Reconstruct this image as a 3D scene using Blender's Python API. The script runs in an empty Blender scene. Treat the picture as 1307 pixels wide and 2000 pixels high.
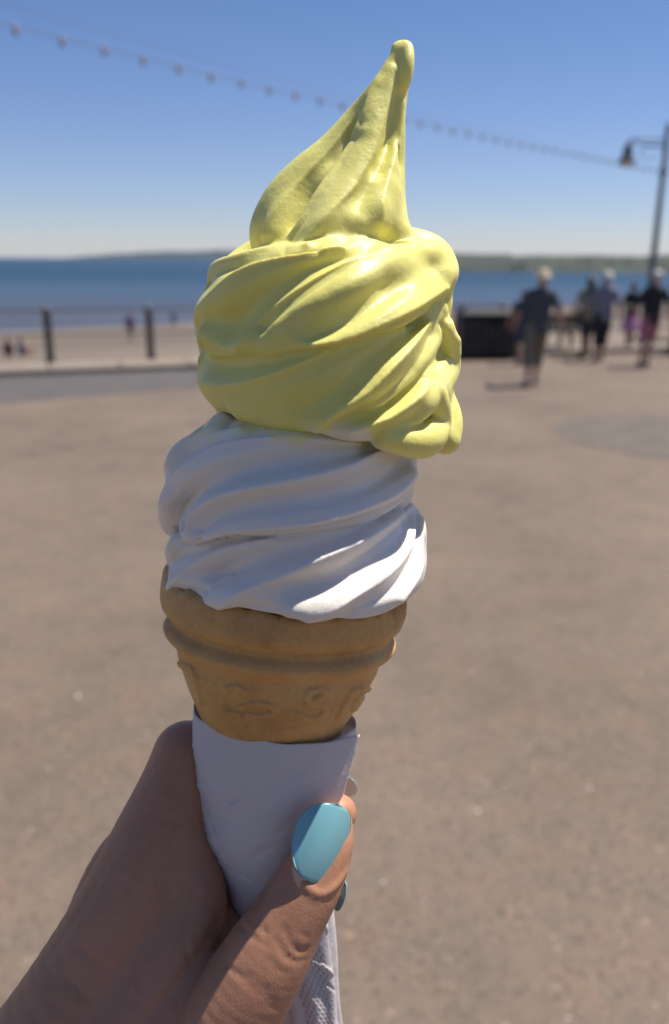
import bpy, math, random
import numpy as np
from mathutils import Matrix, Vector
random.seed(7)
rng = np.random.default_rng(7)
scene = bpy.context.scene

# ------------------------------------------------------------------ camera, sky, sun, exposure
F = 1618.0                     # focal length in photograph pixels (photograph 1307 x 2000)
CAM_H = 1.90
PITCH = math.radians(17.0)
ROLL = math.radians(0.35)
GRAB = 0.21                    # metres from the lens to the axis of the cornet
cam_data = bpy.data.cameras.new('camera')
cam = bpy.data.objects.new('camera', cam_data)
scene.collection.objects.link(cam)
scene.camera = cam
cam_data.sensor_fit = 'VERTICAL'
cam_data.sensor_height = 36.0
cam_data.lens = 36.0 * F / 2000.0
cam_data.clip_start = 0.02
cam_data.clip_end = 20000
CAMM = Matrix.Translation((0, 0, CAM_H)) @ Matrix.Rotation(math.pi/2 - PITCH, 4, 'X') @ Matrix.Rotation(ROLL, 4, 'Z')
cam.matrix_world = CAMM
cam_data.dof.use_dof = True
cam_data.dof.focus_distance = 0.192
cam_data.dof.aperture_fstop = 12.0

SUN_EL, SUN_AZ = math.radians(65), math.radians(63)      # azimuth clockwise from straight ahead (+Y)
sun_dir = Vector((math.sin(SUN_AZ)*math.cos(SUN_EL), math.cos(SUN_AZ)*math.cos(SUN_EL), math.sin(SUN_EL)))
sd = bpy.data.lights.new('sun', 'SUN')
sd.energy = 5.0
sd.angle = math.radians(0.5)
sd.color = (1.0, 0.94, 0.85)
sun = bpy.data.objects.new('sun', sd)
scene.collection.objects.link(sun)
sun.rotation_euler = sun_dir.to_track_quat('Z', 'Y').to_euler()
sun.location = (5, 3, 12)
world = bpy.data.worlds.new('World')
scene.world = world
world.use_nodes = True
wn = world.node_tree
sky = wn.nodes.new('ShaderNodeTexSky')
sky.sky_type = 'NISHITA'
sky.sun_disc = False
sky.sun_elevation = SUN_EL
sky.sun_rotation = SUN_AZ
sky.air_density = 1.0
sky.dust_density = 0.0
sky.ozone_density = 3.0
bg = wn.nodes['Background']
bg.inputs['Strength'].default_value = 0.069
# clear seaside blue all the way down: the whole sky tinted by height above the horizon only
gco = wn.nodes.new('ShaderNodeTexCoord'); gsp = wn.nodes.new('ShaderNodeSeparateXYZ'); wn.links.new(gco.outputs['Generated'], gsp.inputs[0])
grp = wn.nodes.new('ShaderNodeValToRGB'); wn.links.new(gsp.outputs[2], grp.inputs[0])
ge = grp.color_ramp.elements; ge.new(0.12); ge.new(0.35)
for e_, (p_, c_) in zip(ge, [(0.0, (0.83, 0.86, 1.12, 1)), (0.12, (0.82, 0.84, 1.08, 1)), (0.35, (0.70, 0.81, 1.05, 1)), (1.0, (0.70, 0.80, 0.97, 1))]):
    e_.position = p_; e_.color = c_
gmx = wn.nodes.new('ShaderNodeMix'); gmx.data_type = 'RGBA'; gmx.blend_type = 'MULTIPLY'; gmx.inputs[0].default_value = 1.0
wn.links.new(sky.outputs['Color'], gmx.inputs[6]); wn.links.new(grp.outputs[0], gmx.inputs[7]); wn.links.new(gmx.outputs[2], bg.inputs['Color'])
vs = scene.view_settings
vs.view_transform = 'Standard'
vs.look = 'None'
vs.exposure = 0.46
vs.gamma = 1.0
vs.use_curve_mapping = False
scene.cycles.use_denoising = True
scene.cycles.max_bounces = 10
scene.cycles.volume_bounces = 0

# ------------------------------------------------------------------ pixel helpers (photograph pixels -> metres)
CM = np.array(CAMM)
def cam_pt(px, py, depth):
    """camera-frame metres of the point seen at a pixel, at a depth along the view axis"""
    return np.array([(px-653.5)*depth/F, (1000-py)*depth/F, -depth])
def near_pt(px, py, z=0.0):
    """z in photograph pixels towards the lens, measured from the cornet's distance"""
    return cam_pt(px, py, GRAB - z*GRAB/F)
def to_world(v):
    v = np.atleast_2d(v)
    return v @ CM[:3, :3].T + CM[:3, 3]
def pix_of(w):
    v = (np.atleast_2d(w) - CM[:3, 3]) @ CM[:3, :3]
    return np.stack([653.5 + F*v[:, 0]/-v[:, 2], 1000 - F*v[:, 1]/-v[:, 2]], 1)
def on_plane(px, py, z=0.0):
    o = CM[:3, 3]
    d = (cam_pt(px, py, 1.0)) @ CM[:3, :3].T
    t = (z - o[2]) / d[2]
    return Vector(o + d*t)
def at_dist(px, py, y):
    """world point seen at a pixel, at distance y straight ahead over the ground"""
    d = (cam_pt(px, py, 1.0)) @ CM[:3, :3].T
    t = y / d[1]
    return Vector(CM[:3, 3] + d*t)
S = GRAB / F                                             # metres per photograph pixel at the cornet

# ------------------------------------------------------------------ materials
def mat(name, color=(0.5, 0.5, 0.5), rough=0.6, metal=0.0, **kw):
    m = bpy.data.materials.new(name)
    m.use_nodes = True
    b = m.node_tree.nodes['Principled BSDF']
    b.inputs['Base Color'].default_value = (*color, 1)
    b.inputs['Roughness'].default_value = rough
    b.inputs['Metallic'].default_value = metal
    for k, v in kw.items():
        b.inputs[k.replace('_', ' ')].default_value = v
    return m
def N(m, t, **kw):
    n = m.node_tree.nodes.new(t)
    for k, v in kw.items():
        if k in n.inputs.keys(): n.inputs[k].default_value = v
        else: setattr(n, k, v)
    return n
def lk(m, a, b): m.node_tree.links.new(a, b)
def noise(m, scale, detail=3, rough=0.55, coord='Object', vscale=None):
    tc = N(m, 'ShaderNodeTexCoord')
    n = N(m, 'ShaderNodeTexNoise')
    n.inputs['Scale'].default_value = scale
    n.inputs['Detail'].default_value = detail
    n.inputs['Roughness'].default_value = rough
    if vscale:
        mp = N(m, 'ShaderNodeMapping'); mp.inputs['Scale'].default_value = vscale
        lk(m, tc.outputs[coord], mp.inputs[0]); lk(m, mp.outputs[0], n.inputs['Vector'])
    else:
        lk(m, tc.outputs[coord], n.inputs['Vector'])
    return n
def ramp(m, fac, stops):
    r = N(m, 'ShaderNodeValToRGB')
    e = r.color_ramp.elements
    while len(e) < len(stops): e.new(0.5)
    for i, (p, c) in enumerate(stops):
        e[i].position = p; e[i].color = (*c, 1) if len(c) == 3 else c
    lk(m, fac, r.inputs[0])
    return r
def bump(m, src, strength, dist, prev=None):
    b = N(m, 'ShaderNodeBump')
    b.inputs['Strength'].default_value = strength
    b.inputs['Distance'].default_value = dist
    lk(m, src, b.inputs['Height'])
    if prev: lk(m, prev.outputs[0], b.inputs['Normal'])
    return b
def P(m): return m.node_tree.nodes['Principled BSDF']
def mixc(m, fac, a, b, mode='MIX'):
    x = N(m, 'ShaderNodeMix', data_type='RGBA', blend_type=mode)
    if isinstance(fac, float): x.inputs[0].default_value = fac
    else: lk(m, fac, x.inputs[0])
    for s, v in ((6, a), (7, b)):
        if isinstance(v, tuple): x.inputs[s].default_value = (*v, 1)
        else: lk(m, v, x.inputs[s])
    return x.outputs[2]
def simple(name, c, rough=0.7, var=0.25, scale=6.0, metal=0.0, bump_d=0.0):
    m = mat(name, c, rough, metal)
    n = noise(m, scale)
    r = ramp(m, n.outputs[0], [(0.3, tuple(v*(1-var) for v in c)), (0.7, tuple(min(1, v*(1+var)) for v in c))])
    lk(m, r.outputs[0], P(m).inputs['Base Color'])
    if bump_d:
        lk(m, bump(m, n.outputs[0], 0.6, bump_d).outputs[0], P(m).inputs['Normal'])
    return m

# ------------------------------------------------------------------ object helpers
COL = scene.collection
def tag(o, label=None, cat=None, group=None, kind=None):
    if label: o['label'] = label
    if cat: o['category'] = cat
    if group: o['group'] = group
    if kind: o['kind'] = kind
    return o
def empty(name, loc):
    o = bpy.data.objects.new(name, None)
    o.empty_display_size = 0.05
    COL.objects.link(o)
    o.location = loc
    o['_loc'] = [float(v) for v in loc]
    return o
def base_of(o):
    p = Vector((0, 0, 0))
    while o is not None:
        p += o.location; o = o.parent
    return p
def link_mesh(name, verts, faces, m, parent=None, smooth=True, origin=None, uv=None):
    """verts are world metres; the object's origin is its parent's base (or ORIGIN)"""
    verts = np.asarray(verts, dtype=np.float64)
    if parent is not None: org = np.array(base_of(parent))
    elif origin is not None: org = np.array(origin)
    else: org = np.zeros(3)
    me = bpy.data.meshes.new(name)
    me.from_pydata((verts-org).tolist(), [], faces if isinstance(faces, list) else faces.tolist())
    me.update()
    if smooth: me.polygons.foreach_set('use_smooth', [True]*len(me.polygons))
    for x in (m if isinstance(m, (list, tuple)) else [m]): me.materials.append(x)
    o = bpy.data.objects.new(name, me)
    COL.objects.link(o)
    if parent is not None: o.parent = parent
    else: o.location = org
    return o
def drop_tags(o):
    if '_loc' in o: del o['_loc']

def tube(pts, rad, n=10, cap=True):
    pts = np.asarray(pts, float)
    rad = np.full(len(pts), rad) if np.isscalar(rad) else np.asarray(rad, float)
    T = np.gradient(pts, axis=0); T /= np.linalg.norm(T, axis=1)[:, None]
    up = np.array([0, 0, 1.0]) if abs(T[0][2]) < 0.9 else np.array([1.0, 0, 0])
    V, Fc = [], []
    a = np.linspace(0, 2*math.pi, n, endpoint=False)
    U = np.cross(T[0], up); U /= np.linalg.norm(U)
    for i in range(len(pts)):
        U = U - T[i]*U.dot(T[i]); U /= np.linalg.norm(U)
        W = np.cross(T[i], U)
        V.append(pts[i] + rad[i]*(np.cos(a)[:, None]*U + np.sin(a)[:, None]*W))
    V = np.concatenate(V)
    for i in range(len(pts)-1):
        for j in range(n):
            k = (j+1) % n
            Fc.append([i*n+j, i*n+k, (i+1)*n+k, (i+1)*n+j])
    if cap:
        Fc.append(list(range(n))[::-1]); Fc.append([(len(pts)-1)*n+j for j in range(n)])
    return V, Fc
def box(c, s, rz=0.0, bevel=0.0):
    c = np.array(c, float); s = np.array(s, float)/2
    if bevel:
        b = bevel; V = []
        for sz in (-1, 1):
            for ring in (0, 1):
                ins = b if (ring == 0) == (sz == -1) else 0
                zz = sz*s[2] if ins else sz*(s[2]-b)
                for (x, y) in ((-1, -1), (1, -1), (1, 1), (-1, 1)):
                    V.append((x*(s[0]-ins), y*(s[1]-ins), zz))
        V = np.array(V)
        Fc = [[3, 2, 1, 0]] + [[r*4+i, r*4+(i+1) % 4, r*4+4+(i+1) % 4, r*4+4+i] for r in range(3) for i in range(4)] + [[12, 13, 14, 15]]
    else:
        V = np.array([(x*s[0], y*s[1], z*s[2]) for z in (-1, 1) for (x, y) in ((-1, -1), (1, -1), (1, 1), (-1, 1))])
        Fc = [[3, 2, 1, 0], [4, 5, 6, 7]] + [[i, (i+1) % 4, 4+(i+1) % 4, 4+i] for i in range(4)]
    R = np.array([[math.cos(rz), -math.sin(rz), 0], [math.sin(rz), math.cos(rz), 0], [0, 0, 1]])
    return V @ R.T + c, Fc
def join(parts):
    V, Fc, n = [], [], 0
    for v, f in parts:
        V.append(np.asarray(v)); Fc += [[i+n for i in q] for q in f]; n += len(v)
    return np.concatenate(V), Fc
def lathe(c, prof, n=24):
    """prof: (z, r) from bottom up about a vertical axis through c"""
    c = np.array(c, float)
    a = np.linspace(0, 2*math.pi, n, endpoint=False)
    V = np.concatenate([np.stack([c[0]+r*np.cos(a), c[1]+r*np.sin(a), np.full(n, c[2]+z)], 1) for z, r in prof])
    Fc = [[i*n+j, i*n+(j+1) % n, (i+1)*n+(j+1) % n, (i+1)*n+j] for i in range(len(prof)-1) for j in range(n)]
    Fc += [list(range(n))[::-1], [(len(prof)-1)*n+j for j in range(n)]]
    return V, Fc

# ------------------------------------------------------------------ distance-field modeller (organic shapes)
def spline(pts, step=None, n=8):
    pts = np.asarray(pts, float)
    if len(pts) < 3: n2 = max(2, n); t = np.linspace(0, 1, n2)[:, None]; return pts[0]*(1-t)+pts[-1]*t
    P_ = np.concatenate([[2*pts[0]-pts[1]], pts, [2*pts[-1]-pts[-2]]])
    out = []
    for i in range(1, len(P_)-2):
        p0, p1, p2, p3 = P_[i-1], P_[i], P_[i+1], P_[i+2]
        for t in np.linspace(0, 1, n, endpoint=False):
            out.append(0.5*((2*p1)+(-p0+p2)*t+(2*p0-5*p1+4*p2-p3)*t*t+(-p0+3*p1-3*p2+p3)*t**3))
    out.append(pts[-1])
    return np.array(out)
class Field:
    def __init__(s, lo, hi, h):
        s.lo = np.array(lo, np.float32); s.h = h
        s.n = np.ceil((np.array(hi)-s.lo)/h).astype(int)+1
        s.a = np.full(s.n, 9.0, np.float32)
    def block(s, lo, hi):
        i0 = np.clip(np.floor((lo-s.lo)/s.h).astype(int), 0, s.n-1)
        i1 = np.clip(np.ceil((hi-s.lo)/s.h).astype(int)+1, 1, s.n)
        ax = [s.lo[k]+s.h*np.arange(i0[k], i1[k], dtype=np.float32) for k in range(3)]
        return tuple(slice(i0[k], i1[k]) for k in range(3)), ax, i0
    @staticmethod
    def smin(a, b, k):
        h = np.maximum(k-np.abs(a-b), 0)/k
        return np.minimum(a, b)-h*h*k*0.25
    def chain(s, pr, k, sub=False, n=5, raw=False):
        """pr: (x, y, z, r) rows; capsule chain with a smoothly varying radius"""
        q = (np.asarray(pr, float) if raw else spline(pr, n=n)).astype(np.float32)
        pad = q[:, 3].max()+k+2*s.h
        sl, ax, i0 = s.block(q[:, :3].min(0)-pad, q[:, :3].max(0)+pad)
        shp = tuple(len(v) for v in ax)
        if min(shp) == 0: return
        d = np.full(shp, 9.0, np.float32)
        for A, B in zip(q[:-1], q[1:]):
            lo = np.minimum(A[:3], B[:3])-max(A[3], B[3])-k-2*s.h
            hi = np.maximum(A[:3], B[:3])+max(A[3], B[3])+k+2*s.h
            j0 = [max(0, int((lo[c]-ax[c][0])/s.h)) for c in range(3)]
            j1 = [min(shp[c], int((hi[c]-ax[c][0])/s.h)+2) for c in range(3)]
            if any(j1[c] <= j0[c] for c in range(3)): continue
            X = ax[0][j0[0]:j1[0]][:, None, None]-A[0]; Y = ax[1][j0[1]:j1[1]][None, :, None]-A[1]; Z = ax[2][j0[2]:j1[2]][None, None, :]-A[2]
            D = B[:3]-A[:3]; L = float(D@D)+1e-12
            t = np.clip((X*D[0]+Y*D[1]+Z*D[2])/L, 0, 1)
            dd = np.sqrt((X-t*D[0])**2+(Y-t*D[1])**2+(Z-t*D[2])**2)-(A[3]+t*(B[3]-A[3]))
            v = d[j0[0]:j1[0], j0[1]:j1[1], j0[2]:j1[2]]
            np.minimum(v, dd, out=v)
        cur = s.a[sl]
        if sub: s.a[sl] = -s.smin(-cur, d, k)
        else: s.a[sl] = s.smin(cur, d, k)
    def ellipsoid(s, c, r, k, R=None, sub=False):
        c = np.array(c, np.float32); r = np.array(r, np.float32)
        pad = r.max()+k+2*s.h
        sl, ax, i0 = s.block(c-pad, c+pad)
        X = ax[0][:, None, None]-c[0]; Y = ax[1][None, :, None]-c[1]; Z = ax[2][None, None, :]-c[2]
        if R is not None:
            R = np.array(R, np.float32)
            X, Y, Z = (R[0, 0]*X+R[0, 1]*Y+R[0, 2]*Z, R[1, 0]*X+R[1, 1]*Y+R[1, 2]*Z, R[2, 0]*X+R[2, 1]*Y+R[2, 2]*Z)
        k0 = np.sqrt((X/r[0])**2+(Y/r[1])**2+(Z/r[2])**2)
        k1 = np.sqrt((X/r[0]**2)**2+(Y/r[1]**2)**2+(Z/r[2]**2)**2)+1e-9
        d = k0*(k0-1)/k1
        if sub: s.a[sl] = -s.smin(-s.a[sl], d, k)
        else: s.a[sl] = s.smin(s.a[sl], d, k)
    def mesh(s, iters=0):
        a = s.a; h = s.h
        ins = a < 0
        nx, ny, nz = a.shape
        cnt = np.zeros((nx-1, ny-1, nz-1), np.int8)
        for dx in (0, 1):
            for dy in (0, 1):
                for dz in (0, 1):
                    cnt += ins[dx:nx-1+dx, dy:ny-1+dy, dz:nz-1+dz]
        act = (cnt > 0) & (cnt < 8)
        I = np.argwhere(act)
        idx = np.full(act.shape, -1, np.int64); idx[act] = np.arange(len(I))
        pos = np.zeros((len(I), 3)); w = np.zeros(len(I))
        cor = [(x, y, z) for x in (0, 1) for y in (0, 1) for z in (0, 1)]
        for c0 in cor:
            for k in range(3):
                if c0[k] == 1: continue
                c1 = list(c0); c1[k] = 1
                v0 = a[I[:, 0]+c0[0], I[:, 1]+c0[1], I[:, 2]+c0[2]].astype(float)
                v1 = a[I[:, 0]+c1[0], I[:, 1]+c1[1], I[:, 2]+c1[2]].astype(float)
                m = (v0 < 0) != (v1 < 0)
                t = np.where(m, v0/(v0-v1+1e-20*(v0 == v1)), 0)
                p = np.array(c0, float)[None].repeat(len(I), 0); p[:, k] += t
                pos[m] += p[m]; w[m] += 1
        V = (I+pos/w[:, None])*h+s.lo
        Q = []
        for k in range(3):
            o = [c for c in range(3) if c != k]
            sl0 = [slice(None)]*3; sl1 = [slice(None)]*3
            sl0[k] = slice(0, -1); sl1[k] = slice(1, None)
            A = ins[tuple(sl0)]; B = ins[tuple(sl1)]
            E = np.argwhere(A != B)
            ok = (E[:, o[0]] > 0) & (E[:, o[1]] > 0) & (E[:, o[0]] < a.shape[o[0]]-1) & (E[:, o[1]] < a.shape[o[1]]-1)
            E = E[ok]
            def cell(d0, d1):
                e = E.copy(); e[:, o[0]] -= d0; e[:, o[1]] -= d1
                return idx[e[:, 0], e[:, 1], e[:, 2]]
            q = np.stack([cell(1, 1), cell(0, 1), cell(0, 0), cell(1, 0)], 1)
            fl = A[E[:, 0], E[:, 1], E[:, 2]]
            if k == 1: fl = ~fl
            q[~fl] = q[~fl][:, ::-1]
            Q.append(q)
        Q = np.concatenate(Q)
        p0, p1, p2, p3 = (V[Q[:, i]] for i in range(4))
        if np.einsum('ij,ij->i', p0, np.cross(p1, p2)+np.cross(p2, p3)).sum() < 0: Q = Q[:, ::-1]
        for _ in range(iters):                          # light relaxation of the net
            acc = np.zeros_like(V); c = np.zeros(len(V))
            for i in range(4):
                for j in ((i+1) % 4, (i+3) % 4):
                    np.add.at(acc, Q[:, i], V[Q[:, j]]); np.add.at(c, Q[:, i], 1)
            V = V*0.5+0.5*acc/c[:, None]
        return V, Q

# ------------------------------------------------------------------ the setting
SEA_Z = -7.0
def sheet(name, pts, m, kind='structure', **kw):
    o = link_mesh(name, np.array(pts, float), [list(range(len(pts)))], m, smooth=False)
    return tag(o, kind=kind, **kw)
EA = on_plane(0, 724); EB = on_plane(1100, 684)
ed = (EB-EA); ed.z = 0; ed.normalize()
en = Vector((-ed.y, ed.x, 0))                            # towards the sea
E = lambda t, n=0.0, z=0.0: (EA.x+ed.x*t+en.x*n, EA.y+ed.y*t+en.y*n, z)

# asphalt of the promenade
m_asph = mat('asphalt', (0.25, 0.2, 0.16), 0.9)
n1 = noise(m_asph, 0.55, 5, 0.6); n2 = noise(m_asph, 55, 3, 0.7); n3 = noise(m_asph, 4.0, 4, 0.6)
v = N(m_asph, 'ShaderNodeTexVoronoi', feature='F1'); v.inputs['Scale'].default_value = 75
tc = N(m_asph, 'ShaderNodeTexCoord'); lk(m_asph, tc.outputs['Object'], v.inputs['Vector'])
c1 = ramp(m_asph, n1.outputs[0], [(0.3, (0.124, 0.096, 0.073)), (0.70, (0.190, 0.144, 0.108))])
c2 = ramp(m_asph, n3.outputs[0], [(0.22, (0.24, 0.27, 0.28)), (0.5, (0.5, 0.5, 0.5)), (0.78, (0.68, 0.50, 0.44))])
c3 = ramp(m_asph, v.outputs['Color'], [(0.0, (0.22, 0.22, 0.22)), (0.5, (0.5, 0.5, 0.5)), (0.86, (0.52, 0.5, 0.48)), (0.97, (1.0, 0.95, 0.9))])
a1 = mixc(m_asph, 0.42, c1.outputs[0], c2.outputs[0], 'OVERLAY')
a2 = mixc(m_asph, 0.75, a1, c3.outputs[0], 'OVERLAY')
lk(m_asph, a2, P(m_asph).inputs['Base Color'])
lk(m_asph, bump(m_asph, n2.outputs[0], 0.5, 0.004).outputs[0], P(m_asph).inputs['Normal'])
PA, PB = E(-60), E(90)
sheet('promenade', [(-60, -30, 0), (90, -30, 0), (PB[0], PB[1], 0), (PA[0], PA[1], 0)], m_asph)
# grey asphalt path beside the kerb
m_grey = simple('grey_asphalt', (0.088, 0.078, 0.074), 0.9, 0.15, 3.0)
q = [on_plane(-700, 838, .004), on_plane(0, 787, .004), on_plane(385, 757, .004), on_plane(640, 738, .004)]
r_ = [on_plane(640, 700, .004), on_plane(385, 709, .004), on_plane(0, 735, .004), on_plane(-700, 776, .004)]
sheet('path', [tuple(p) for p in q+r_], m_grey)
# an old rounded repair in the tarmac
m_rep = simple('repair_tarmac', (0.118, 0.096, 0.077), 0.9, 0.12, 3.0)
c_ = on_plane(1340, 850, .004); c2_ = on_plane(1090, 848, .004); ra = abs(c_.x-c2_.x); rb_ = (on_plane(1340, 812).y-on_plane(1340, 905).y)/2
sheet('pavement', [(c_.x+ra*math.cos(a)*(1+.03*math.sin(3*a)), c_.y+rb_*math.sin(a), .004) for a in np.linspace(0, 2*math.pi, 60, endpoint=False)], m_rep)
# kerb stones on the sea side
m_kerb = simple('kerb_concrete', (0.225, 0.185, 0.145), 0.85, 0.12, 2.0)
k0 = E(-60, -0.75); 
for i in range(46):
    t = -22+i*1.2
    cx, cy, _ = E(t+0.6, -0.42)
    v_, f_ = box((cx, cy, -0.19+rng.normal(0, .003)), (1.185, 0.9, 0.6), math.atan2(ed.y, ed.x), 0.02)
    if i == 0:
        kerb = link_mesh('kerb', v_, f_, m_kerb, smooth=False); kme = None; tag(kerb, kind='structure')
    else:
        o = link_mesh('kerb_stone', v_, f_, m_kerb, parent=kerb, smooth=False)
# beach falling to the sea
WA, WB = on_plane(0, 648, SEA_Z), on_plane(1100, 596, SEA_Z)
m_sand = mat('sand', (0.4, 0.3, 0.2), 0.95)
gz = N(m_sand, 'ShaderNodeSeparateXYZ'); gt = N(m_sand, 'ShaderNodeTexCoord'); lk(m_sand, gt.outputs['Object'], gz.inputs[0])
mr = N(m_sand, 'ShaderNodeMapRange'); lk(m_sand, gz.outputs[2], mr.inputs[0])
mr.inputs[1].default_value = SEA_Z-0.4; mr.inputs[2].default_value = 0.0
ns = noise(m_sand, 0.25, 4, 0.6, vscale=(0.35, 1.3, 1)); 
ad = N(m_sand, 'ShaderNodeMath', operation='MULTIPLY_ADD'); lk(m_sand, ns.outputs[0], ad.inputs[0]); ad.inputs[1].default_value = 0.12; 
lk(m_sand, mr.outputs[0], ad.inputs[2])
rs = ramp(m_sand, ad.outputs[0], [(0.10, (0.135, 0.125, 0.125)), (0.21, (0.15, 0.130, 0.115)), (0.27, (0.125, 0.094, 0.070)), (0.5, (0.150, 0.113, 0.082)), (0.66, (0.115, 0.090, 0.070)), (0.82, (0.165, 0.128, 0.095)), (0.95, (0.20, 0.155, 0.115))])
lk(m_sand, rs.outputs[0], P(m_sand).inputs['Base Color'])
V, nu, nv = [], 80, 60
for i in range(nu):
    u = i/(nu-1)*2.6-0.9
    a = Vector(E(0, 0.04)).lerp(Vector(E((EB-EA).length, 0.04)), u); b = WA.lerp(WB, u)
    for j in range(nv):
        w = (j/(nv-1))**1.5*1.25
        p = a.lerp(b, w)
        z = -0.55+(SEA_Z+0.55)*min(w, 1.0)**0.95-(max(0, w-1)*6)
        z += 0.10*math.sin(p.x*0.31+p.y*0.11)*math.sin(p.y*0.23)*min(1, w*5)
        V.append((p.x, p.y, z))
Fc = [[i*nv+j, (i+1)*nv+j, (i+1)*nv+j+1, i*nv+j+1] for i in range(nu-1) for j in range(nv-1)]
tag(link_mesh('beach', V, Fc, m_sand), kind='structure')
def beach_z(p):
    best = None
    for u in np.linspace(-0.9, 1.7, 120):
        a = Vector(E(0, 0.04)).lerp(Vector(E((EB-EA).length, 0.04)), u); b = WA.lerp(WB, u)
        for w in np.linspace(0, 1.2, 100):
            c = a.lerp(b, w); d = (c.x-p.x)**2+(c.y-p.y)**2
            if best is None or d < best[0]: best = (d, -0.55+(SEA_Z+0.55)*min(w, 1.0)**0.95)
    return best[1]
def on_beach(px, py):
    z = -3.0
    for _ in range(12):
        p = on_plane(px, py, z); z = 0.5*z+0.5*(beach_z(p))
    p.z = beach_z(p)
    return p
# sea
m_sea = mat('sea_water', (0.03, 0.08, 0.12), 0.35); P(m_sea).inputs['Specular IOR Level'].default_value = 0.3
P(m_sea).inputs['IOR'].default_value = 1.33
gt = N(m_sea, 'ShaderNodeTexCoord'); gs = N(m_sea, 'ShaderNodeSeparateXYZ'); lk(m_sea, gt.outputs['Object'], gs.inputs[0])
nw = noise(m_sea, 0.05, 4, 0.6, vscale=(0.4, 1.6, 1))
dm = N(m_sea, 'ShaderNodeMath', operation='MULTIPLY_ADD'); lk(m_sea, nw.outputs[0], dm.inputs[0]); dm.inputs[1].default_value = 40; lk(m_sea, gs.outputs[1], dm.inputs[2])
mr = N(m_sea, 'ShaderNodeMapRange'); lk(m_sea, dm.outputs[0], mr.inputs[0]); mr.inputs[1].default_value = 100; mr.inputs[2].default_value = 520
rs = ramp(m_sea, mr.outputs[0], [(0.0, (0.062, 0.060, 0.072)), (0.16, (0.052, 0.056, 0.074)), (0.38, (0.038, 0.068, 0.105)), (0.7, (0.010, 0.040, 0.066)), (1.0, (0.008, 0.034, 0.062))])
nl = noise(m_sea, 0.22, 3, 0.6, vscale=(0.10, 1.5, 1)); wl = ramp(m_sea, nl.outputs[0], [(0.52, (0, 0, 0)), (0.64, (1, 1, 1))])
wr_ = N(m_sea, 'ShaderNodeMapRange'); lk(m_sea, mr.outputs[0], wr_.inputs[0]); wr_.inputs[1].default_value = 0.0; wr_.inputs[2].default_value = 0.26; wr_.inputs[3].default_value = 0.75; wr_.inputs[4].default_value = 0.0
wm = N(m_sea, 'ShaderNodeMath', operation='MULTIPLY'); lk(m_sea, wl.outputs[0], wm.inputs[0]); lk(m_sea, wr_.outputs[0], wm.inputs[1])
lk(m_sea, mixc(m_sea, wm.outputs[0], rs.outputs[0], (0.20, 0.195, 0.21)), P(m_sea).inputs['Base Color'])
nb = noise(m_sea, 0.8, 3, 0.6, vscale=(0.5, 1.5, 1))
lk(m_sea, bump(m_sea, nb.outputs[0], 1.0, 0.25).outputs[0], P(m_sea).inputs['Normal'])
sheet('sea', [(-9000, 40, SEA_Z), (9000, 40, SEA_Z), (9000, 11000, SEA_Z), (-9000, 11000, SEA_Z)], m_sea)
m_bed = simple('seabed', (0.2, 0.17, 0.14))
sheet('ground', [(-9000, -3000, SEA_Z-2), (9000, -3000, SEA_Z-2), (9000, 11000, SEA_Z-2), (-9000, 11000, SEA_Z-2)], m_bed)

# headlands across the bay
def headland(name, dist, prof, depth, m, base_z, seed):
    """prof: (pixel x, pixel y of the crest) pairs at DIST metres"""
    r = np.random.default_rng(seed)
    xs = np.arange(prof[0][0], prof[-1][0]+1, 6.0)
    ys = np.interp(xs, [p[0] for p in prof], [p[1] for p in prof])
    ph = r.uniform(0, 6, 6)
    V = []; rows = 9
    for x, y in zip(xs, ys):
        y = y-sum(0.55/(k+1)*math.sin(x*0.045*(k+1)**1.3+ph[k]) for k in range(6))
        top = at_dist(x, y, dist+depth)
        b = at_dist(x, 600, dist)
        for k in range(rows):
            w = k/(rows-1)
            h = base_z-1+(max(top.z, base_z+1)-base_z+1)*(w**0.55)
            jx = r.normal(0, 0.004)*dist*(0 < k < rows-1)
            V.append((b.x+(top.x-b.x)*w+jx, dist+depth*w, h+(r.normal(0, 0.05)*(h-base_z))*(0 < k < rows-1)))
        V.append((top.x*1.15, dist+depth*2.2, base_z-1))
    n = len(xs); rr = rows+1
    Fc = [[i*rr+j, (i+1)*rr+j, (i+1)*rr+j+1, i*rr+j+1] for i in range(n-1) for j in range(rr-1)]
    return tag(link_mesh(name, V, Fc, m), kind='structure')
m_hill_far = simple('far_woodland', (0.018, 0.026, 0.026), 0.95, 0.3, 0.02)
m_hill = mat('wooded_slope', (0.06, 0.08, 0.05), 0.95)
nh = noise(m_hill, 0.03, 5, 0.6, vscale=(1, 0.5, 2)); rh = ramp(m_hill, nh.outputs[0], [(0.35, (0.022, 0.028, 0.022)), (0.55, (0.038, 0.050, 0.028)), (0.72, (0.075, 0.08, 0.045))])
lk(m_hill, rh.outputs[0], P(m_hill).inputs['Base Color'])
headland('far_hills', 5200, [(105, 507), (140, 503), (220, 496), (330, 491), (450, 489), (640, 491), (800, 493), (1000, 497)], 900, m_hill_far, SEA_Z, 3)
headland('hills', 640, [(700, 512), (760, 503), (850, 498), (905, 497), (990, 500), (1060, 499), (1130, 498), (1200, 500), (1260, 500), (1330, 496), (1500, 492), (1900, 480)], 330, m_hill, SEA_Z, 5)

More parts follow.
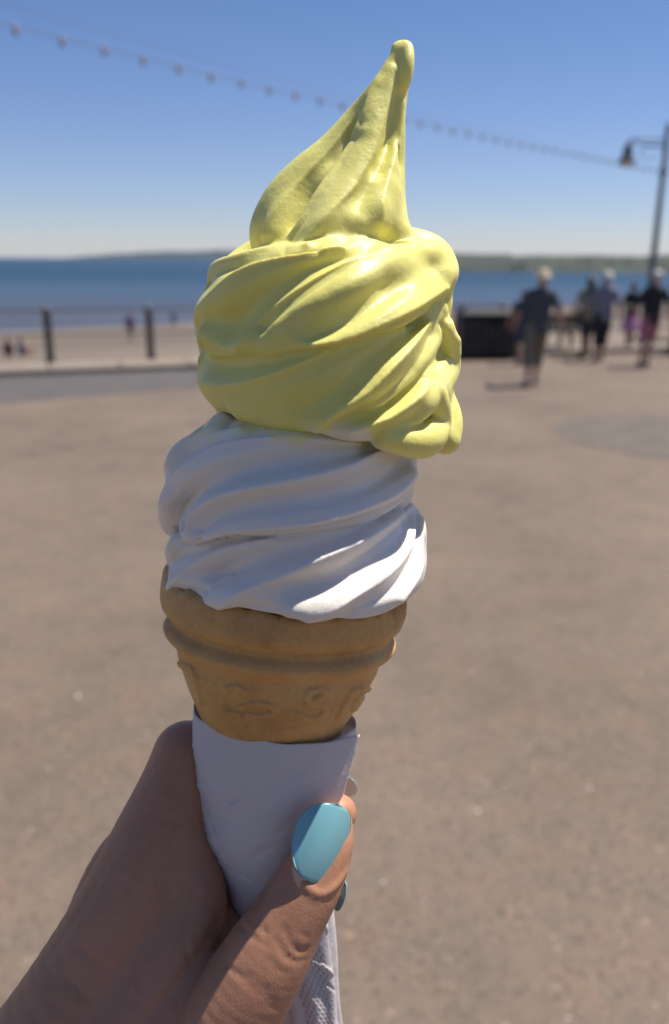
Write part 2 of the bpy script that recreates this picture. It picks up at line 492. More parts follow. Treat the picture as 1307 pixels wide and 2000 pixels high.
# sea air between the lens and the far shore
m_air = bpy.data.materials.new('sea_air'); m_air.use_nodes = True
m_air.node_tree.nodes.remove(m_air.node_tree.nodes['Principled BSDF'])
pv = m_air.node_tree.nodes.new('ShaderNodeVolumePrincipled'); pv.inputs['Color'].default_value = (0.62, 0.78, 1.0, 1); pv.inputs['Density'].default_value = 0.000035
m_air.node_tree.links.new(pv.outputs[0], m_air.node_tree.nodes['Material Output'].inputs['Volume'])
v_, f_ = box((0, 3000, 20), (12000, 9000, 70))
hz = link_mesh('haze', v_, f_, m_air, smooth=False); tag(hz, kind='stuff')

# lawn at the right edge of the promenade
m_grass = simple('grass_blades', (0.06, 0.085, 0.03), 0.8, 0.35, 3.0)
gp = [on_plane(1235, 664, 0.01), on_plane(1262, 678, 0.01), on_plane(1310, 690, 0.01), on_plane(1500, 730, 0.01), on_plane(1620, 690, 0.01), on_plane(1400, 664, 0.01)]
sheet('lawn', [tuple(p) for p in gp], m_grass)
V, Fc = [], []
for k in range(2600):
    i, j = rng.random(2)
    a = gp[0].lerp(gp[5], i); b = (gp[1].lerp(gp[2], min(1, i*2)) if i < .5 else gp[2].lerp(gp[3], i*2-1))
    p = a.lerp(b, j); ang = rng.uniform(0, 6.28); w = .012; hh = rng.uniform(.05, .11)
    dx, dy = math.cos(ang)*w, math.sin(ang)*w
    n = len(V); V += [(p.x-dx, p.y-dy, p.z), (p.x+dx, p.y+dy, p.z), (p.x+dy*2, p.y-dx*2, p.z+hh)]
    Fc.append([n, n+1, n+2])
tag(link_mesh('grass', V, Fc, m_grass, smooth=False), 'short green grass on the lawn at the promenade edge', 'grass', kind='stuff')

# pale chips of shell and grit lying on the asphalt
m_chip = simple('chip', (0.75, 0.73, 0.70), 0.45, 0.1, 30)
V, Fc = [], []
def chip(p, s):
    n = len(V)
    for k in range(6):
        a = k*math.pi/3+rng.uniform(-.3, .3); rr = s*rng.uniform(.7, 1.2)
        V.append((p.x+math.cos(a)*rr, p.y+math.sin(a)*rr, 0.001))
    V.append((p.x, p.y, s*0.7+.001))
    for k in range(6): Fc.append([n+k, n+(k+1) % 6, n+6])
for (px, py, s) in [(1153, 1540, .0048), (934, 1583, .0048), (1148, 1430, .004), (922, 1312, .0045), (947, 1530, .003), (749, 1723, .0036), (152, 1360, .005), (345, 1020, .004), (1110, 1990, .0025), (1080, 1830, .0022), (1250, 1316, .004), (95, 1500, .003), (60, 1620, .003), (830, 1760, .003), (1000, 1640, .0028)]:
    chip(on_plane(px, py), s*1.5)
for k in range(900):
    px, py = rng.uniform(-150, 1450), 2050-1100*rng.random()**1.6
    chip(on_plane(px, py), rng.uniform(.0008, .0022))
tag(link_mesh('gravel', V, Fc, m_chip, smooth=False), 'pale chips of shell and grit scattered on the asphalt', 'grit', kind='stuff')

# ------------------------------------------------------------------ railing
m_iron = simple('painted_iron', (0.035, 0.037, 0.042), 0.5, 0.3, 8)
m_rust = simple('weathered_wood', (0.075, 0.062, 0.05), 0.8, 0.35, 9)
m_cap = simple('galvanised', (0.15, 0.15, 0.165), 0.45, 0.1, 10, metal=0.3)
p1, p2 = on_plane(100, 714), on_plane(296, 708)
rd = (p2-p1); sp = rd.length; rd.normalize()
m_rail = simple('rail_paint', (0.07, 0.07, 0.085), 0.5, 0.2, 8)
rail_root = empty('promenade_railing', tuple(p1))
tag(rail_root, 'dark railing of round topped posts and thin rails along the beach edge', 'railing')
RH = 1.06
def post(p):
    v_, f_ = join([lathe((p.x, p.y, 0.0), [(0.02, .085), (0.10, .085), (0.12, .07), (RH-.14, .066), (RH-.13, .075), (RH-.10, .075)], 16)])
    o = link_mesh('post', v_, f_, m_rust, parent=rail_root)
    v_, f_ = lathe((p.x, p.y, RH-.10), [(0, .03), (.02, .06), (.05, .075), (.08, .06), (.10, .02)], 14)
    link_mesh('post_cap', v_, f_, m_cap, parent=o)
    return p
ps = [p1+rd*sp*k for k in (-5, -4, -3, -2, -1, 0, 1, 2, 3)]
pr = [at_dist(x, 605, 17.6) for x in (905, 983)]
for p in pr: p.z = 0
q3 = pr[0]+(pr[1]-pr[0])
allp = ps+[ps[-1].lerp(pr[0], .5), pr[0], pr[1]]
dd = (pr[1]-pr[0]).normalized(); allp += [pr[1]+dd*1.8*k for k in (1, 2, 3)]
for p in allp: post(Vector((p.x, p.y, 0)))
for z, rr in ((0.99, .020), (0.55, .016)):
    v_, f_ = tube([(p.x, p.y, z) for p in allp], rr, 8)
    link_mesh('rail', v_, f_, m_rail, parent=rail_root)

# ------------------------------------------------------------------ black bin and bench
m_black = simple('black_plastic', (0.005, 0.006, 0.008), 0.6, 0.3, 5)
m_black2 = simple('black_metal', (0.008, 0.008, 0.009), 0.5, 0.2, 5)
bp = on_plane(958, 703)
bw = 1.18
br = empty('litter_bin', tuple(bp)); tag(br, 'big rectangular black bin standing by the sea railing', 'bin')
rz = 0.12
def bbx(dx, dy, z, s, bev=0.01):
    c, s_ = math.cos(rz), math.sin(rz)
    return box((bp.x+dx*c-dy*s_, bp.y+dx*s_+dy*c, z), s, rz, bev)
link_mesh('bin_body', *bbx(0, .35, .46, (bw, .70, .80), .03), m_black, parent=br, smooth=False)
link_mesh('lid', *bbx(0, .35, .885, (bw+.05, .76, .05), .015), m_black2, parent=br, smooth=False)
link_mesh('lid', *bbx(0, .43, .93, (bw-.1, .56, .04), .015), m_black2, parent=br, smooth=False)
for sx in (-1, 1):
    link_mesh('door_panel', *bbx(sx*bw*.245, -.008, .45, (bw*.45, .03, .70), .012), m_black2, parent=br, smooth=False)
    link_mesh('handle', *bbx(sx*.07, -.035, .55, (.025, .03, .14), .006), m_cap, parent=br, smooth=False)
    for dy in (.06, .64): link_mesh('foot', *bbx(sx*bw*.44, dy, .03, (.07, .07, .06), .008), m_black2, parent=br, smooth=False)
bp2 = on_plane(1069, 688)
be = empty('bench', tuple(bp2)); tag(be, 'black slatted bench beyond the bin, half hidden by the man in khaki shorts', 'bench')
rb = 0.35
def bb(dx, dy, z, s, bev=.006):
    c, s_ = math.cos(rb), math.sin(rb)
    return box((bp2.x+dx*c-dy*s_, bp2.y+dx*s_+dy*c, z), s, rb, bev)
for k in range(5): link_mesh('seat_slat', *bb(0.0, -.18+.1*k, .45, (.96, .085, .035)), m_black, parent=be, smooth=False)
for k in range(4): link_mesh('back_slat', *bb(0.0, -.30-.035*k, .53+.09*k, (.96, .03, .08)), m_black, parent=be, smooth=False)
for x in (-.44, .44):
    v_, f_ = join([bb(x, -.2, .22, (.06, .06, .44)), bb(x, .2, .22, (.06, .06, .44)), bb(x, 0, .40, (.05, .46, .05)), bb(x, -.36, .68, (.05, .05, .5)), bb(x, 0, .64, (.06, .5, .04)), bb(x, .22, .53, (.05, .04, .2)), bb(x, 0, .03, (.06, .6, .06))])
    link_mesh('end_frame', v_, f_, m_black2, parent=be, smooth=False)

# ------------------------------------------------------------------ lamp post
m_post = simple('blue_grey_paint', (0.085, 0.105, 0.125), 0.4, 0.12, 3)
m_opal = mat('opal_glass', (0.85, 0.85, 0.8), 0.25); P(m_opal).inputs['Transmission Weight'].default_value = 0.3
lb = on_plane(1258, 668)
LD = lb.y
def LP(px, py): return at_dist(px, py, LD)
lr = empty('lamp_post', tuple(lb)); tag(lr, 'tall grey lamp post with one hanging black lantern on a bracket arm', 'lamp post')
zt = LP(1302, 258).z
axx = lb.x
link_mesh('pole', *lathe((axx, LD, 0), [(0, .13), (.10, .13), (.14, .10), (1.0, .095), (1.06, .115), (1.12, .08), (2.2, .075), (zt-.25, .055), (zt, .045)], 20), m_post, parent=lr)
zc = LP(1298, 335).z
link_mesh('collar', *lathe((axx, LD, zc-.07), [(0, .06), (.03, .10), (.11, .10), (.14, .06)], 20), m_iron, parent=lr)
link_mesh('finial', *lathe((axx, LD, zt-.01), [(0, .05), (.05, .075), (.09, .05), (.16, .03), (.28, .006)], 14), m_iron, parent=lr)
za = LP(1290, 273).z; xl = LP(1226, 300).x
link_mesh('bracket_arm', *tube([(axx, LD, za), (axx-.4, LD, za+.01), (xl+.1, LD, za+.01), (xl, LD, za-.03), (xl, LD, za-.10)], .022, 10), m_post, parent=lr)
link_mesh('bracket_arm', *tube([(axx, LD, za-.12), (axx-.5, LD, za-.10), (xl+.12, LD, za-.06), (xl, LD, za-.06)], .016, 8), m_post, parent=lr)
sc = [(axx-.03+(-.30-.24*math.cos(a))*1.0+.02*a, LD, za-.26+.13*math.sin(a)) for a in np.linspace(-2.6, 2.6, 18)]
link_mesh('scroll', *tube(sc, .012, 8), m_post, parent=lr)
z0 = LP(1226, 318).z
zs = (za-.08-z0)
link_mesh('lamp_shade', *lathe((xl, LD, z0), [(0, .21), (.03, .21), (.08, .14), (.2, .11), (zs-.1, .085), (zs-.04, .09), (zs, .03)], 22), m_iron, parent=lr)
link_mesh('lamp_globe', *lathe((xl, LD, z0-.10), [(0, .04), (.03, .12), (.07, .155), (.098, .165)], 20), m_opal, parent=lr)

# ------------------------------------------------------------------ festoon of bulbs
fd0 = 8.3
def fp(px, py):
    t = (px-75)/(1298-75)
    inv = (1-t)/7.6+t/LD
    return at_dist(px, py, 1/inv)
fpx = [(-300, -30), (-150, 8), (30, 53), (121, 75), (205, 95), (284, 114), (354, 131), (420, 148), (483, 162), (541, 176), (596, 187), (647, 199), (740, 221), (821, 239), (896, 256), (990, 275), (1060, 289), (1130, 303), (1200, 317), (1250, 327), (1297, 334)]
cab = np.array([fp(*p) for p in fpx])
cab = spline(cab, n=6)
fr = empty('festoon_lights', tuple(cab[-1])); tag(fr, 'string of small unlit bulbs sagging across the sky to the lamp post', 'string lights')
m_cable = simple('cable', (0.14, 0.13, 0.15), 0.6, 0.1, 10)
m_bulb = mat('smoky_bulb', (0.32, 0.29, 0.30), 0.3)
link_mesh('cable', *tube(cab, .0045, 6), m_cable, parent=fr)
up = cab.copy(); up[:, 2] += 0.16*np.linspace(1, .3, len(up)); 
link_mesh('support_wire', *tube(up, .0025, 6), m_cable, parent=fr)
L = np.concatenate([[0], np.cumsum(np.linalg.norm(np.diff(cab, axis=0), axis=1))])
i30 = np.argmin(np.abs(pix_of(cab)[:, 0]-30))
i121 = np.argmin(np.abs(pix_of(cab)[:, 0]-121))
stp = L[i121]-L[i30]
bulb0 = None
for k in range(-2, 60):
    s_ = L[i30]+k*stp
    if s_ < 0 or s_ > L[-1]-.2: continue
    p = [np.interp(s_, L, cab[:, c]) for c in range(3)]
    if bulb0 is None:
        v_, f_ = lathe(p, [(-.065, .005), (-.060, .016), (-.045, .025), (-.028, .025), (-.008, .016), (0, .014), (.022, .014), (.025, .004)], 12)
        bulb0 = link_mesh('bulb', v_, f_, m_bulb, parent=None, origin=p); bulb0.parent = fr
        bulb0.location = Vector(p)-fr.location
    else:
        o = bulb0.copy(); COL.objects.link(o); o.location = Vector(p)-fr.location

# ------------------------------------------------------------------ people
m_skin_far = simple('tanned_skin', (0.36, 0.20, 0.14), 0.55, 0.1, 12)
def cloth(name, c): return simple(name, c, 0.85, 0.18, 9, bump_d=.003)
def person(px, py, H, label, shirt, legs_kind, legs_c, hat=None, hair=None, sleeve=0.28, stride=.10, arm=.10, yaw=0.0, pt=None, skirt_c=None, lean=0.0, group=None, sit=False, h=.0095):
    base = pt if pt is not None else on_plane(px, py)
    root = empty('person', tuple(base)); tag(root, label, 'person', group)
    k = H/1.72
    cy, sy = math.cos(yaw), math.sin(yaw)
    def W(V):
        V = V*k; x = V[:, 0]*cy-V[:, 1]*sy; y = V[:, 0]*sy+V[:, 1]*cy
        return np.stack([x+lean*V[:, 2]+base.x, y+base.y, V[:, 2]+base.z], 1)
    drop = 0.0
    if sit:
        drop = 0.80
    J = dict(head=(0, .02, 1.60-drop), neck=(0, 0, 1.47-drop), chest=(0, 0, 1.28-drop), waist=(0, 0, 1.07-drop), hip=(0, 0, .93-drop))
    def legs(s, pad=0.0, top=.93, bot=0.0):
        if sit:
            return [(s*.09, 0, .12, .085+pad), (s*.13, .25, .28, .07+pad), (s*.14, .42, .42, .056+pad), (s*.13, .52, .22, .05+pad), (s*.12, .60, .06, .035+pad)]
        st = stride*s
        return [(s*.085, 0, .92, .085+pad), (s*.092, st*.35, .72, .077+pad), (s*.088, st*.6+.01, .49, .054+pad), (s*.085, st*.75-.015, .33, .054+pad), (s*.08, st*1.0-.02, .10, .034+pad)]
    def armc(s, pad=0.0):
        a = arm if s > 0 else arm*.8
        if sit: return [(s*.17, 0, 1.40-drop, .05+pad), (s*.21, .08, 1.13-drop, .04+pad), (s*.16, .30, 1.02-drop, .03+pad)]
        return [(s*.165, 0, 1.405, .050+pad), (s*(.215+a*.3), -.01-s*stride*.2, 1.26, .044+pad), (s*(.235+a*.6), -.02-s*stride*.5, 1.12, .037+pad), (s*(.245+a*.8), .03-s*stride*.8, 1.0, .034+pad), (s*(.245+a), .08-s*stride, .88, .025+pad)]
    T = [(-.17, 0, 1.40-drop), (.17, 0, 1.40-drop)]
    def torso(f, pad, z0):
        z0 -= drop
        for s in (-1, 1):
            f.chain([(s*.07, 0, 1.37-drop, .085+pad), (s*.085, 0, 1.25-drop, .092+pad), (s*.07, 0, 1.08-drop, .085+pad), (s*.08, 0, .95-drop, .092+pad), (s*.08, 0, z0, .09+pad)], .06)
        f.chain([(-.155, 0, 1.395-drop, .05+pad), (.155, 0, 1.395-drop, .05+pad)], .06)
        f.chain([(0, 0, 1.45-drop, .05+pad), (0, 0, 1.30-drop, .08+pad), (0, 0, z0, .09+pad)], .06)
    f = Field((-.5, -.45, -.02), (.5, .75 if sit else .5, 1.8-drop), h)
    torso(f, -.012, .92)
    f.chain([(0, 0, 1.38-drop, .06), (0, .01, 1.52-drop, .052)], .04)
    f.ellipsoid((0, .02, 1.61-drop), (.074, .092, .105), .02)
    f.ellipsoid((0, .055, 1.555-drop), (.05, .055, .05), .03)           # jaw
    f.ellipsoid((0, .118, 1.60-drop), (.012, .02, .024), .012)          # nose
    for s in (-1, 1):
        f.ellipsoid((s*.078, .01, 1.60-drop), (.011, .02, .03), .006)   # ear
        f.ellipsoid((s*.03, .112, 1.63-drop), (.014, .012, .009), .006, sub=True)
        f.chain(legs(s), .03)
        an = legs(s)[-1]
        fy = an[1]
        f.chain([(an[0], fy-.04, .045, .036), (an[0]+s*.015, fy+.08, .035, .034), (an[0]+s*.02, fy+.16, .025, .024)], .03)
        ac = armc(s); f.chain(ac, .02)
        w = np.array(ac[-1][:3]); e = np.array(ac[-2][:3]); d = (w-e)/np.linalg.norm(w-e)
        pm = w+d*.05
        f.chain([(*w, .024), (*pm, .026)], .015)
        for q in range(4):
            o_ = (q-1.5)*.017
            b0 = pm+d*.025+np.array([0, o_, 0]); b1 = b0+d*(.05-.006*abs(q-1.3))+np.array([-s*.012, 0, 0])
            f.chain([(*b0, .0095), (*b1, .0075)], .004)
        f.chain([(*(w+d*.03+np.array([0, .02, 0])), .011), (*(w+d*.075+np.array([-s*.01, .045, 0])), .008)], .006)
    V, Q = f.mesh(); link_mesh('body', W(V), Q, m_skin_far, parent=root)
    # shirt
    f = Field((-.5, -.3, .5-drop), (.5, .4, 1.6-drop), h)
    torso(f, .012, .86)
    for s in (-1, 1):
        ac = spline(armc(s, .014)); z_cut = 1.42-sleeve-drop
        ac = [r for r in ac if r[2] > z_cut-.0]
        if len(ac) > 1: f.chain(np.array(ac), .02, raw=True)
    f.ellipsoid((0, .02, 1.56-drop), (.09, .11, .09), .01, sub=True)
    zc_ = (f.lo[2]+f.h*np.arange(f.n[2]))[None, None, :]
    f.a = np.maximum(f.a, (.80-drop)-zc_)
    V, Q = f.mesh(); link_mesh('shirt', W(V), Q, shirt, parent=root)
    # lower clothes
    f = Field((-.42, -.4, -.02), (.42, .75 if sit else .42, 1.05-drop), h)
    if legs_kind == 'skirt':
        f.chain([(0, 0, .95, .12), (0, 0, .80, .17), (0, 0, .60, .23), (0, 0, .5, .24)], .02)
        cut = .50
        for a_ in np.linspace(0, 6.28, 13)[:-1]:
            f.chain([(.10*math.cos(a_), .10*math.sin(a_), .9, .03), (.22*math.cos(a_), .22*math.sin(a_), .5, .035)], .02)
    else:
        cut = {'shorts': .50, 'mid': .30, 'trousers': .10}[legs_kind]
        if sit: cut = .0
        for s in (-1, 1):
            ch = legs(s, .018 if legs_kind != 'trousers' else .02)
            ch[0] = (ch[0][0], 0, ch[0][2], .098)
            if sit: ch = ch[:3]
            f.chain(ch, .02)
        f.chain([(-.06, 0, .95-drop, .105), (.06, 0, .95-drop, .105)], .04)
    f.a = np.maximum(f.a, cut-zc_) if False else f.a
    zz = (f.lo[2]+f.h*np.arange(f.n[2]))[None, None, :]
    f.a = np.maximum(f.a, cut-zz)
    V, Q = f.mesh(); link_mesh('skirt' if legs_kind == 'skirt' else 'trousers' if legs_kind != 'shorts' else 'shorts', W(V), Q, legs_c, parent=root)
    # shoes
    if not sit:
        for s in (-1, 1):
            an = legs(s)[-1]
            f = Field((an[0]-.12, an[1]-.14, -.01), (an[0]+.14, an[1]+.26, .13), h)
            f.chain([(an[0], an[1]-.045, .045, .044), (an[0]+s*.015, an[1]+.08, .04, .042), (an[0]+s*.02, an[1]+.165, .03, .032)], .02)
            z2 = (f.lo[2]+f.h*np.arange(f.n[2]))[None, None, :]
            f.a = np.maximum(f.a, .0-z2)
            V, Q = f.mesh(); link_mesh('shoe', W(V), Q, m_shoe, parent=root)
    if hair:
        hc, long_ = hair
        f = Field((-.16, -.2, 1.2-drop), (.16, .2, 1.8-drop), h)
        f.ellipsoid((0, .005, 1.635-drop), (.086, .10, .10), .02)
        if long_: f.chain([(0, -.05, 1.62-drop, .075), (.0, -.075, 1.48-drop, .07), (.01, -.09, 1.34-drop, .045)], .04)
        f.ellipsoid((0, .115, 1.585-drop), (.07, .075, .085), .015, sub=True)
        V, Q = f.mesh(); link_mesh('hair', W(V), Q, hc, parent=root)
    if hat:
        hm, brim = hat
        v_, f_ = lathe((0, .01, 1.655-drop), [(-.012, brim), (-.004, brim+.003), (.004, brim*.8), (.012, .095), (.05, .092), (.085, .075), (.103, .04), (.108, .008)], 26)
        v_[:, 2] += .05*((v_[:, 1]-.01)**2)*(v_[:, 2] < 1.66-drop)
        link_mesh('hat', W(v_), f_, hm, parent=root)
    return root
m_shoe = simple('dark_shoe', (0.05, 0.045, 0.045), 0.6, 0.2, 9)
c_char = cloth('charcoal_cotton', (0.055, 0.058, 0.075)); c_kh = cloth('khaki_cotton', (0.16, 0.135, 0.09))
c_lav = cloth('grey_lavender_cotton', (0.19, 0.19, 0.24)); c_blk = cloth('black_cotton', (0.015, 0.016, 0.022))
c_pink = cloth('dusty_pink_cotton', (0.36, 0.13, 0.18)); c_pur = cloth('pink_purple_cotton', (0.42, 0.16, 0.36))
c_olive = cloth('pale_olive_cotton', (0.22, 0.24, 0.18)); c_dk = cloth('dark_denim', (0.04, 0.05, 0.07))
h_straw = simple('straw', (0.55, 0.44, 0.30), 0.8, 0.15, 40); h_white = simple('white_cotton', (0.62, 0.58, 0.55), 0.8, 0.08, 20)
hr_br = simple('brown_hair', (0.06, 0.035, 0.02), 0.5, 0.3, 40); hr_dk = simple('dark_hair', (0.02, 0.015, 0.013), 0.45, 0.3, 40); hr_gr = simple('grey_hair', (0.42, 0.37, 0.34), 0.6, 0.15, 40)
def hgt(px, top, foot):
    """real height of someone whose head top and feet are seen at these rows"""
    b = on_plane(px, foot); return at_dist(px, top, b.y).z
person(1036, 752, hgt(1055, 531, 752), 'person walking away in a straw hat, charcoal top and khaki shorts', c_char, 'mid', c_kh, hat=(h_straw, .145), sleeve=.25, stride=.16, arm=.10, yaw=-.12, lean=.045, hair=(hr_gr, False))
person(1016, 712, hgt(1022, 566, 712), 'person in dark clothes half hidden behind the walker in khaki shorts', c_dk, 'shorts', c_dk, sleeve=.2, stride=.08, hair=(hr_br, False), yaw=.1)
person(1141, 699, hgt(1146, 540, 699), 'person with long brown hair, pale olive top and bare legs', c_olive, 'shorts', c_dk, sleeve=.12, stride=.12, hair=(hr_br, True), arm=.05, yaw=.05)
person(1168, 705, hgt(1176, 534, 705), 'person in a white hat, grey lavender top and black cropped trousers', c_lav, 'mid', c_blk, hat=(h_white, .125), sleeve=.33, stride=.12, arm=.07, yaw=-.1, lean=.02, hair=(hr_gr, False))
person(1226, 684, hgt(1232, 552, 684), 'person with dark hair in a black top and full pink and purple skirt', c_blk, 'skirt', c_pur, sleeve=.1, stride=.08, hair=(hr_dk, False), yaw=.08, arm=.06)
person(1256, 716, hgt(1275, 533, 716), 'person with pale cap, black top and dusty pink shorts', c_blk, 'shorts', c_pink, hat=(h_white, .10), sleeve=.25, stride=.09, arm=.09, yaw=-.08, lean=.05, hair=(hr_gr, False))
person(1326, 690, 1.62, 'person in dark top cut off by the picture edge', c_dk, 'shorts', c_kh, sleeve=.2, stride=.08, hair=(hr_br, False))
# people on the sand
for (px, py, lab, cs, hr, yw) in [(18, 697, 'person in dark red sitting on the sand at the far end of the beach', cloth('maroon_cotton', (0.12, 0.04, 0.05)), hr_dk, .4), (43, 696, 'person in blue grey sitting on the sand beside the one in dark red', cloth('blue_grey_cotton', (0.16, 0.18, 0.24)), hr_br, -.5)]:
    person(px, py, 1.5, lab, cs, 'trousers', c_dk, hair=(hr, False), pt=on_beach(px, py), yaw=yw, sit=True, h=.016)
for (px, top, py, lab, cs, hr, yw) in [(256, 629, 664, 'person in purple standing on the wet sand near the railing post', cloth('purple_cotton', (0.13, 0.06, 0.14)), hr_dk, .4), (340, 606, 636, 'person in dark swimwear at the edge of the water', c_dk, hr_br, -.5)]:
    person(px, py, 1.68, lab, cs, 'shorts', c_dk, hair=(hr, False), pt=on_beach(px, py), yaw=yw, h=.016)

# ------------------------------------------------------------------ the cornet: soft ice cream in a wafer cup
ZT = 0.165                                               # lean of the cornet's axis towards the lens, going up
def zax(y): return ZT*(1200-y)
def near_r(px, py, z, r):
    d = GRAB - z*S
    return np.array([*cam_pt(px, py, d), r*d/F])
class Body:
    """table: y -> (centre x, radius), all in photograph pixels"""
    def __init__(s, tab):
        s.t = np.array(tab, float)
    def at(s, y): return np.interp(y, s.t[:, 0], s.t[:, 1]), np.interp(y, s.t[:, 0], s.t[:, 2])
    def pt(s, p):
        """(x, y, r[, z]) with z from the body's round form unless given"""
        x, y, r = p[:3]
        cx, R = s.at(y)
        if len(p) > 3: z = p[3]
        else:
            rr = max(R-r, 1.0); z = math.sqrt(max(0.0, rr*rr-(x-cx)**2))
        return near_r(x, y, z+zax(y), r)
    def path(s, pts, q=1.0):
        rows = []
        for p in pts:
            a = s.pt(p)
            if q != 1.0:                                 # slimmer ridge, same crest
                cx, R = s.at(p[1]); c = near_pt(cx, p[1], zax(p[1])); d = a[:3]-c; d[1] = 0; L_ = np.linalg.norm(d)+1e-9
                a[:3] += d/L_*a[3]*(1-q); a[3] *= q
            rows.append(a)
        return np.array(rows)
BY = Body([(470, 645, 130), (490, 645, 160), (520, 645, 205), (560, 638, 238), (600, 636, 252), (700, 642, 254), (780, 648, 246), (830, 655, 228), (870, 690, 215), (900, 720, 190)])
BW = Body([(820, 575, 150), (845, 577, 190), (880, 573, 222), (920, 568, 246), (980, 563, 255), (1030, 566, 262), (1060, 568, 262)])
BWL = Body([(1000, 576, 205), (1040, 578, 228), (1080, 578, 253), (1130, 576, 262), (1170, 570, 268), (1215, 566, 272)])
BYL = Body([(600, 636, 215), (660, 640, 228), (710, 642, 244), (750, 645, 254), (790, 650, 250), (830, 655, 236), (870, 690, 222), (900, 720, 200)])
BT = Body([(80, 790, 20), (100, 785, 24), (150, 768, 34), (200, 746, 48), (250, 726, 64), (300, 706, 84), (350, 682, 108), (400, 662, 134), (450, 645, 152), (500, 640, 150)])
VX = 0.00040
def fld(pts_lo, pts_hi, h=VX):
    return Field(pts_lo, pts_hi, h)
def around(f, B, y_mid, Hh, n, th0, th1, r, k, cx, R):
    """ridges round the far side, same slant as the near ones"""
    for i in range(n):
        a0 = math.radians(th0+(th1-th0)*i/(n-1)); rows = []
        for t in np.linspace(0, 1, 6):
            a = a0-t*math.radians(75)
            rr = (R-r)*(1-0.22*(2*t-1)**2)
            x = cx+rr*math.sin(a); zz = rr*math.cos(a)
            y = y_mid+Hh*(0.5-t)+0.30*zz
            rows.append(near_r(x, y, zz+zax(y), r*(1-0.25*abs(2*t-1))))
        f.chain(np.array(rows), k)
def box_px(x0, y0, x1, y1, z0, z1):
    c = np.array([near_pt(x, y, z) for x in (x0, x1) for y in (y0, y1) for z in (z0, z1)])
    return c.min(0), c.max(0)

def seg_dist(P_, lines):
    best = np.full(len(P_), 1e3)
    for ln in lines:
        q = spline(np.array(ln, float), n=5)
        for A, B in zip(q[:-1], q[1:]):
            D = B-A; t = np.clip(((P_-A)@D)/(D@D+1e-9), 0, 1)
            best = np.minimum(best, np.hypot(*(P_-A-t[:, None]*D).T))
    return best
def normals(V, Q):
    n = np.cross(V[Q[:, 2]]-V[Q[:, 0]], V[Q[:, 3]]-V[Q[:, 1]])
    N_ = np.zeros_like(V)
    for i in range(4): np.add.at(N_, Q[:, i], n)
    return N_/(np.linalg.norm(N_, axis=1)[:, None]+1e-12)
def relax(V, Q, it):
    for _ in range(it):
        acc = np.zeros_like(V); c = np.zeros(len(V))
        for i in range(4):
            for j in ((i+1) % 4, (i+3) % 4):
                np.add.at(acc, Q[:, i], V[Q[:, j]]); np.add.at(c, Q[:, i], 1)
        V = V*0.5+0.5*acc/c[:, None]
    return V
def ribs(V, Q, crests, valleys, amp):
    """press the nozzle's ribs into the near side: sharp crests, hollow flanks"""
    P_ = pix_of(to_world(V)); N_ = normals(V, Q)
    vd = -V/np.linalg.norm(V, axis=1)[:, None]
    fc = np.clip((np.einsum('ij,ij->i', N_, vd)-0.12)/0.35, 0, 1); fc = fc*fc*(3-2*fc)
    dc = seg_dist(P_, crests)+1.5; dv = seg_dist(P_, valleys)+0.5
    w = dv/(dv+dc); far = np.clip((150-dc-dv)/60, 0, 1)
    d = (w**1.45-0.42)*far*fc
    am = amp(P_[:, 0], P_[:, 1]) if callable(amp) else amp
    return relax(V+N_*(d*am*S)[:, None], Q, 1)
# ---- yellow swirl (upper ring, lower ring and peak are modelled apart, then meet in crisp seams)
YB = box_px(340, 50, 945, 950, -330, 420)
f = fld(*YB); fl_ = fld(*YB)
def core(f, B, x, y, rx, ry, k=4, dz=0):
    c = near_pt(x, y, zax(y)+dz); f.ellipsoid(c, (rx*S, ry*S, rx*S), k*S)
KM = 3.5*S
core(f, BY, 640, 590, 205, 98, 20); core(fl_, BY, 648, 740, 200, 105, 20)
Y = [
 [(610, 512, 24), (545, 512, 30), (480, 520, 30, 90), (440, 530, 30, 20), (430, 540, 26, -60)],
 [(446, 655, 40, 30), (441, 618, 62, 20), (498, 583, 66), (575, 540, 54), (655, 503, 40), (705, 494, 32), (740, 500, 25)],
 [(424, 662, 40, 80), (478, 676, 46), (530, 682, 40), (575, 650, 44), (640, 603, 46), (708, 558, 46), (782, 517, 44), (838, 502, 34, 40), (850, 510, 28, -40)],
 [(540, 690, 26), (610, 672, 32), (690, 645, 40), (765, 608, 44), (825, 567, 42), (856, 535, 36, 40), (862, 530, 30, -40)],
 [(845, 600, 38, 20), (848, 580, 36, -30), (840, 560, 34, -100)],
 [(425, 640, 45, -60), (430, 690, 40, -30), (418, 715, 30, 10)],
 [(785, 466, 30), (832, 488, 38), (850, 520, 38), (848, 556, 36, 20)],
 # lower ring
 [(404, 742, 20, 20), (420, 748, 24, 70), (465, 748, 30), (540, 726, 36), (620, 698, 38), (690, 672, 34), (760, 645, 28)],
 [(425, 765, 28, 30), (455, 775, 40), (530, 775, 52), (605, 760, 60), (680, 728, 58), (750, 690, 50), (815, 645, 40)],
 [(480, 800, 26), (560, 815, 34), (640, 808, 40), (700, 780, 44), (752, 738, 46), (800, 690, 44), (838, 640, 36), (850, 615, 28)],
 [(640, 832, 24), (690, 836, 34), (745, 822, 42), (803, 785, 50), (843, 728, 53), (856, 680, 42), (856, 640, 32, 30)],
 # drooping end of the rope at lower right
 [(745, 855, 30), (785, 862, 38), (822, 858, 46), (838, 828, 44), (846, 790, 34), (850, 765, 22)],
 [(862, 858, 38, 20), (860, 825, 44, 0), (858, 790, 36, -10), (845, 750, 26, -20)],
]
fl_.chain(BYL.path([(412, 708, 26, 20), (450, 716, 34), (520, 712, 38), (580, 700, 38)]), 14*S, n=12)
BF = Body([(y_, c_x, r_*.885) for y_, c_x, r_ in BY.t])
